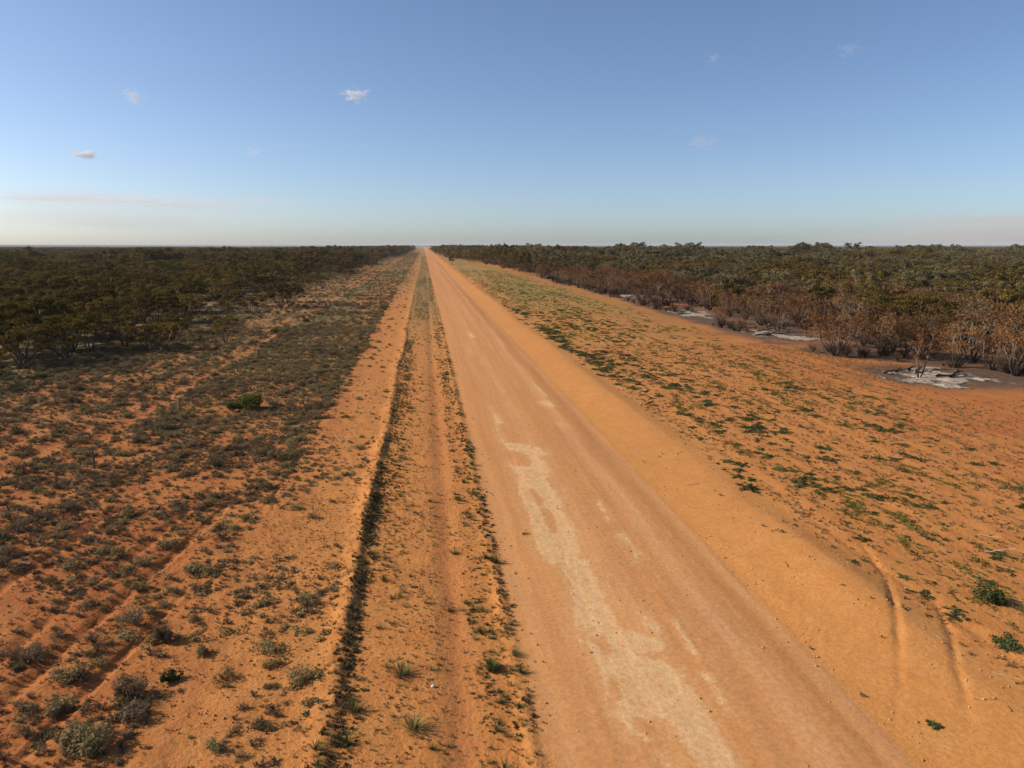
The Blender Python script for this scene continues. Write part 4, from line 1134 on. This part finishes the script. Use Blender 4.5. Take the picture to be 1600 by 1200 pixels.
for k, (px, py, hh, rad, lab_) in enumerate((
        (688, 400, 14.0, 6.0, 'tall dark tree closest to the far road on its right side'), (742, 403, 13.0, 6.0, 'tall dark tree second from the far road on its right side'),
        (815, 403, 14.5, 7.0, 'round topped tall tree above the far end of the scorched belt'), (905, 404, 14.0, 7.0, 'broad tall tree above the middle of the scorched belt'),
        (1072, 402, 15.5, 7.0, 'tall tree breaking the skyline right of the picture centre'), (1190, 408, 14.0, 7.0, 'grey green tall tree behind the scorched belt'),
        (1320, 412, 13.5, 6.5, 'wide grey green tree left of the tallest gum'), (1540, 412, 14.2, 6.5, 'grey green tree right of the tallest gum'),
        (260, 402, 12.5, 6.5, 'taller tree standing out of the left woodland horizon'), (575, 402, 13.5, 6.0, 'dark tall tree near the far tip of the left woodland'))):
    lone_tree('grey_gum_tree' if px > 1000 else 'mallee_tree', px, py, hh, rad, 5, 1300, .55, (M_BARK, M_LEAF_GREY if px > 1000 else M_LEAF), 40 + k, lab_)

# ------------------------------------------------------------------ far ridge
def ridge():
    m = NG('far_ridge')
    c = m.mix(m.noise(m.pos((1, 1, 1)), .02, 4), (.045, .045, .03), (.08, .07, .04))
    mat = m.out(m.principled(c, .95))
    az = np.radians(np.linspace(-52, 46, 900))
    prof = 17 + 13 * sst(-12, -40, np.degrees(az)) + 3.0 * (fbm(np.degrees(az) / 1.3, az * 0, 131, 4) - .5) + 1.5 * (noise(np.degrees(az) * 6, az * 0, 135) - .5)
    V, nr = [], 4
    for k, (rr, f) in enumerate(((10600, -.1), (11050, .8), (11300, 1.0), (12400, .0))):
        V.append(np.stack([rr * np.sin(az), rr * np.cos(az), prof * f], -1))
    V = np.concatenate(V); nc = len(az)
    i = (np.arange(nr - 1)[:, None] * nc + np.arange(nc - 1)[None, :]).ravel()
    o = link(bpy.data.objects.new('hills', np_mesh('hills', V, np.stack([i, i + 1, i + nc + 1, i + nc], -1), mat, smooth=True)))
    tag(o, 'low hazy ridge on the horizon', kind='structure')
ridge()

# ------------------------------------------------------------------ clouds and haze
def cloud_material(name, dens, scale, thr, seed, grey, soft):
    m = bpy.data.materials.new(name); m.use_nodes = True
    t = m.node_tree; t.nodes.clear()
    oc = t.nodes.new('ShaderNodeTexCoord')
    ln = t.nodes.new('ShaderNodeVectorMath'); ln.operation = 'LENGTH'
    t.links.new(oc.outputs['Object'], ln.inputs[0])
    nz = t.nodes.new('ShaderNodeTexNoise'); nz.noise_dimensions = '4D'
    nz.inputs['W'].default_value = seed; nz.inputs['Scale'].default_value = scale; nz.inputs['Detail'].default_value = 5; nz.inputs['Roughness'].default_value = .62
    t.links.new(oc.outputs['Object'], nz.inputs['Vector'])
    a = t.nodes.new('ShaderNodeMath'); a.operation = 'MULTIPLY_ADD'     # noise*1.6 - r
    a.inputs[1].default_value = 3.6
    t.links.new(nz.outputs[0], a.inputs[0])
    neg = t.nodes.new('ShaderNodeMath'); neg.operation = 'MULTIPLY'; neg.inputs[1].default_value = -1.0
    t.links.new(ln.outputs['Value'], neg.inputs[0])
    off = t.nodes.new('ShaderNodeMath'); off.operation = 'SUBTRACT'; off.inputs[1].default_value = .95
    t.links.new(neg.outputs[0], off.inputs[0]); t.links.new(off.outputs[0], a.inputs[2])
    mr = t.nodes.new('ShaderNodeMapRange'); mr.interpolation_type = 'SMOOTHSTEP'
    mr.inputs[1].default_value = thr; mr.inputs[2].default_value = thr + soft; mr.inputs[4].default_value = dens
    t.links.new(a.outputs[0], mr.inputs[0])
    pv = t.nodes.new('ShaderNodeVolumePrincipled')
    pv.inputs['Color'].default_value = (min(1, grey * .985), min(1, grey * .99), min(1, grey * 1.02), 1)
    t.links.new(mr.outputs[0], pv.inputs['Density'])
    o = t.nodes.new('ShaderNodeOutputMaterial'); t.links.new(pv.outputs[0], o.inputs['Volume'])
    return m
def cloud(px, py, wpx, hpx, dist, dens, thr, seed, label, scale=2.2, deep=.8, grey=.97, soft=.5):
    x, y, z = ray(px, py)
    q = dist / math.hypot(x, y)
    k = dist / F / math.cos(PITCH)
    bpy_me = bpy.data.meshes.new('cloud')
    import bmesh
    bm = bmesh.new(); bmesh.ops.create_icosphere(bm, subdivisions=3, radius=1.0); bm.to_mesh(bpy_me); bm.free()
    bpy_me.materials.append(cloud_material('cloud_vapour', dens / (k * hpx), scale, thr, seed, grey, soft))
    o = link(bpy.data.objects.new('cloud', bpy_me))
    o.location = (x * q, y * q, H + z * q)
    o.scale = (wpx * k * .75, wpx * k * deep * .75, hpx * k * .75)
    o.rotation_euler = (0, 0, math.atan2(-x, y))
    return tag(o, label, 'cloud')
cloud(556, 148, 40, 20, 3000, 2.4, .42, 1.3, 'brightest small white puff of cloud left of the sky centre', 2.8)
cloud(208, 152, 32, 15, 3200, 1.4, .30, 2.1, 'faint white cloud wisp in the upper left sky')
cloud(135, 241, 38, 11, 4200, 1.8, .30, 3.7, 'small flat white cloud low in the left sky')
cloud(1102, 223, 42, 17, 4200, .55, .30, 4.4, 'faint pinkish grey cloud wisp in the right sky', grey=.8)
cloud(397, 237, 22, 12, 4200, .5, .30, 5.2, 'barely visible cloud wisp between the left clouds and the road')
cloud(1326, 78, 30, 22, 3000, .35, .32, 6.9, 'faint torn cloud wisp high in the right sky', grey=.9)
cloud(1114, 90, 18, 13, 3000, .4, .30, 7.7, 'tiny faint cloud high right of the sky centre', grey=.9)
cloud(150, 330, 420, 44, 15000, .24, -.15, 8.4, 'long pale sheet of thin cloud low over the left horizon', 1.3, .5, grey=1.0, soft=1.3)
cloud(215, 313, 330, 14, 14000, .5, .12, 10.4, 'thin white streak of cloud above the pale sheet on the left', 1.5, .5, grey=1.0, soft=.9)
cloud(1590, 360, 520, 34, 16000, .38, -.1, 9.1, 'grey lilac cloud bank low over the right horizon', 1.2, .5, grey=.74, soft=1.2)  # the bank's shaded tone is put into its vapour colour
def haze():
    import bmesh
    me = bpy.data.meshes.new('haze')
    bm = bmesh.new(); bmesh.ops.create_cube(bm, size=1.0); bm.to_mesh(me); bm.free()
    m = bpy.data.materials.new('haze_air'); m.use_nodes = True
    t = m.node_tree; t.nodes.clear()
    pv = t.nodes.new('ShaderNodeVolumePrincipled')
    pv.inputs['Color'].default_value = (.86, .90, .97, 1); pv.inputs['Density'].default_value = 4.5e-5
    o_ = t.nodes.new('ShaderNodeOutputMaterial'); t.links.new(pv.outputs[0], o_.inputs['Volume'])
    me.materials.append(m)
    o = link(bpy.data.objects.new('haze', me))
    o.scale = (29000, 29000, 44); o.location = (0, 0, 20)
    tag(o, 'thin pale haze over the whole plain', 'haze', kind='stuff')
haze()
print('script done, objects', len(bpy.data.objects))
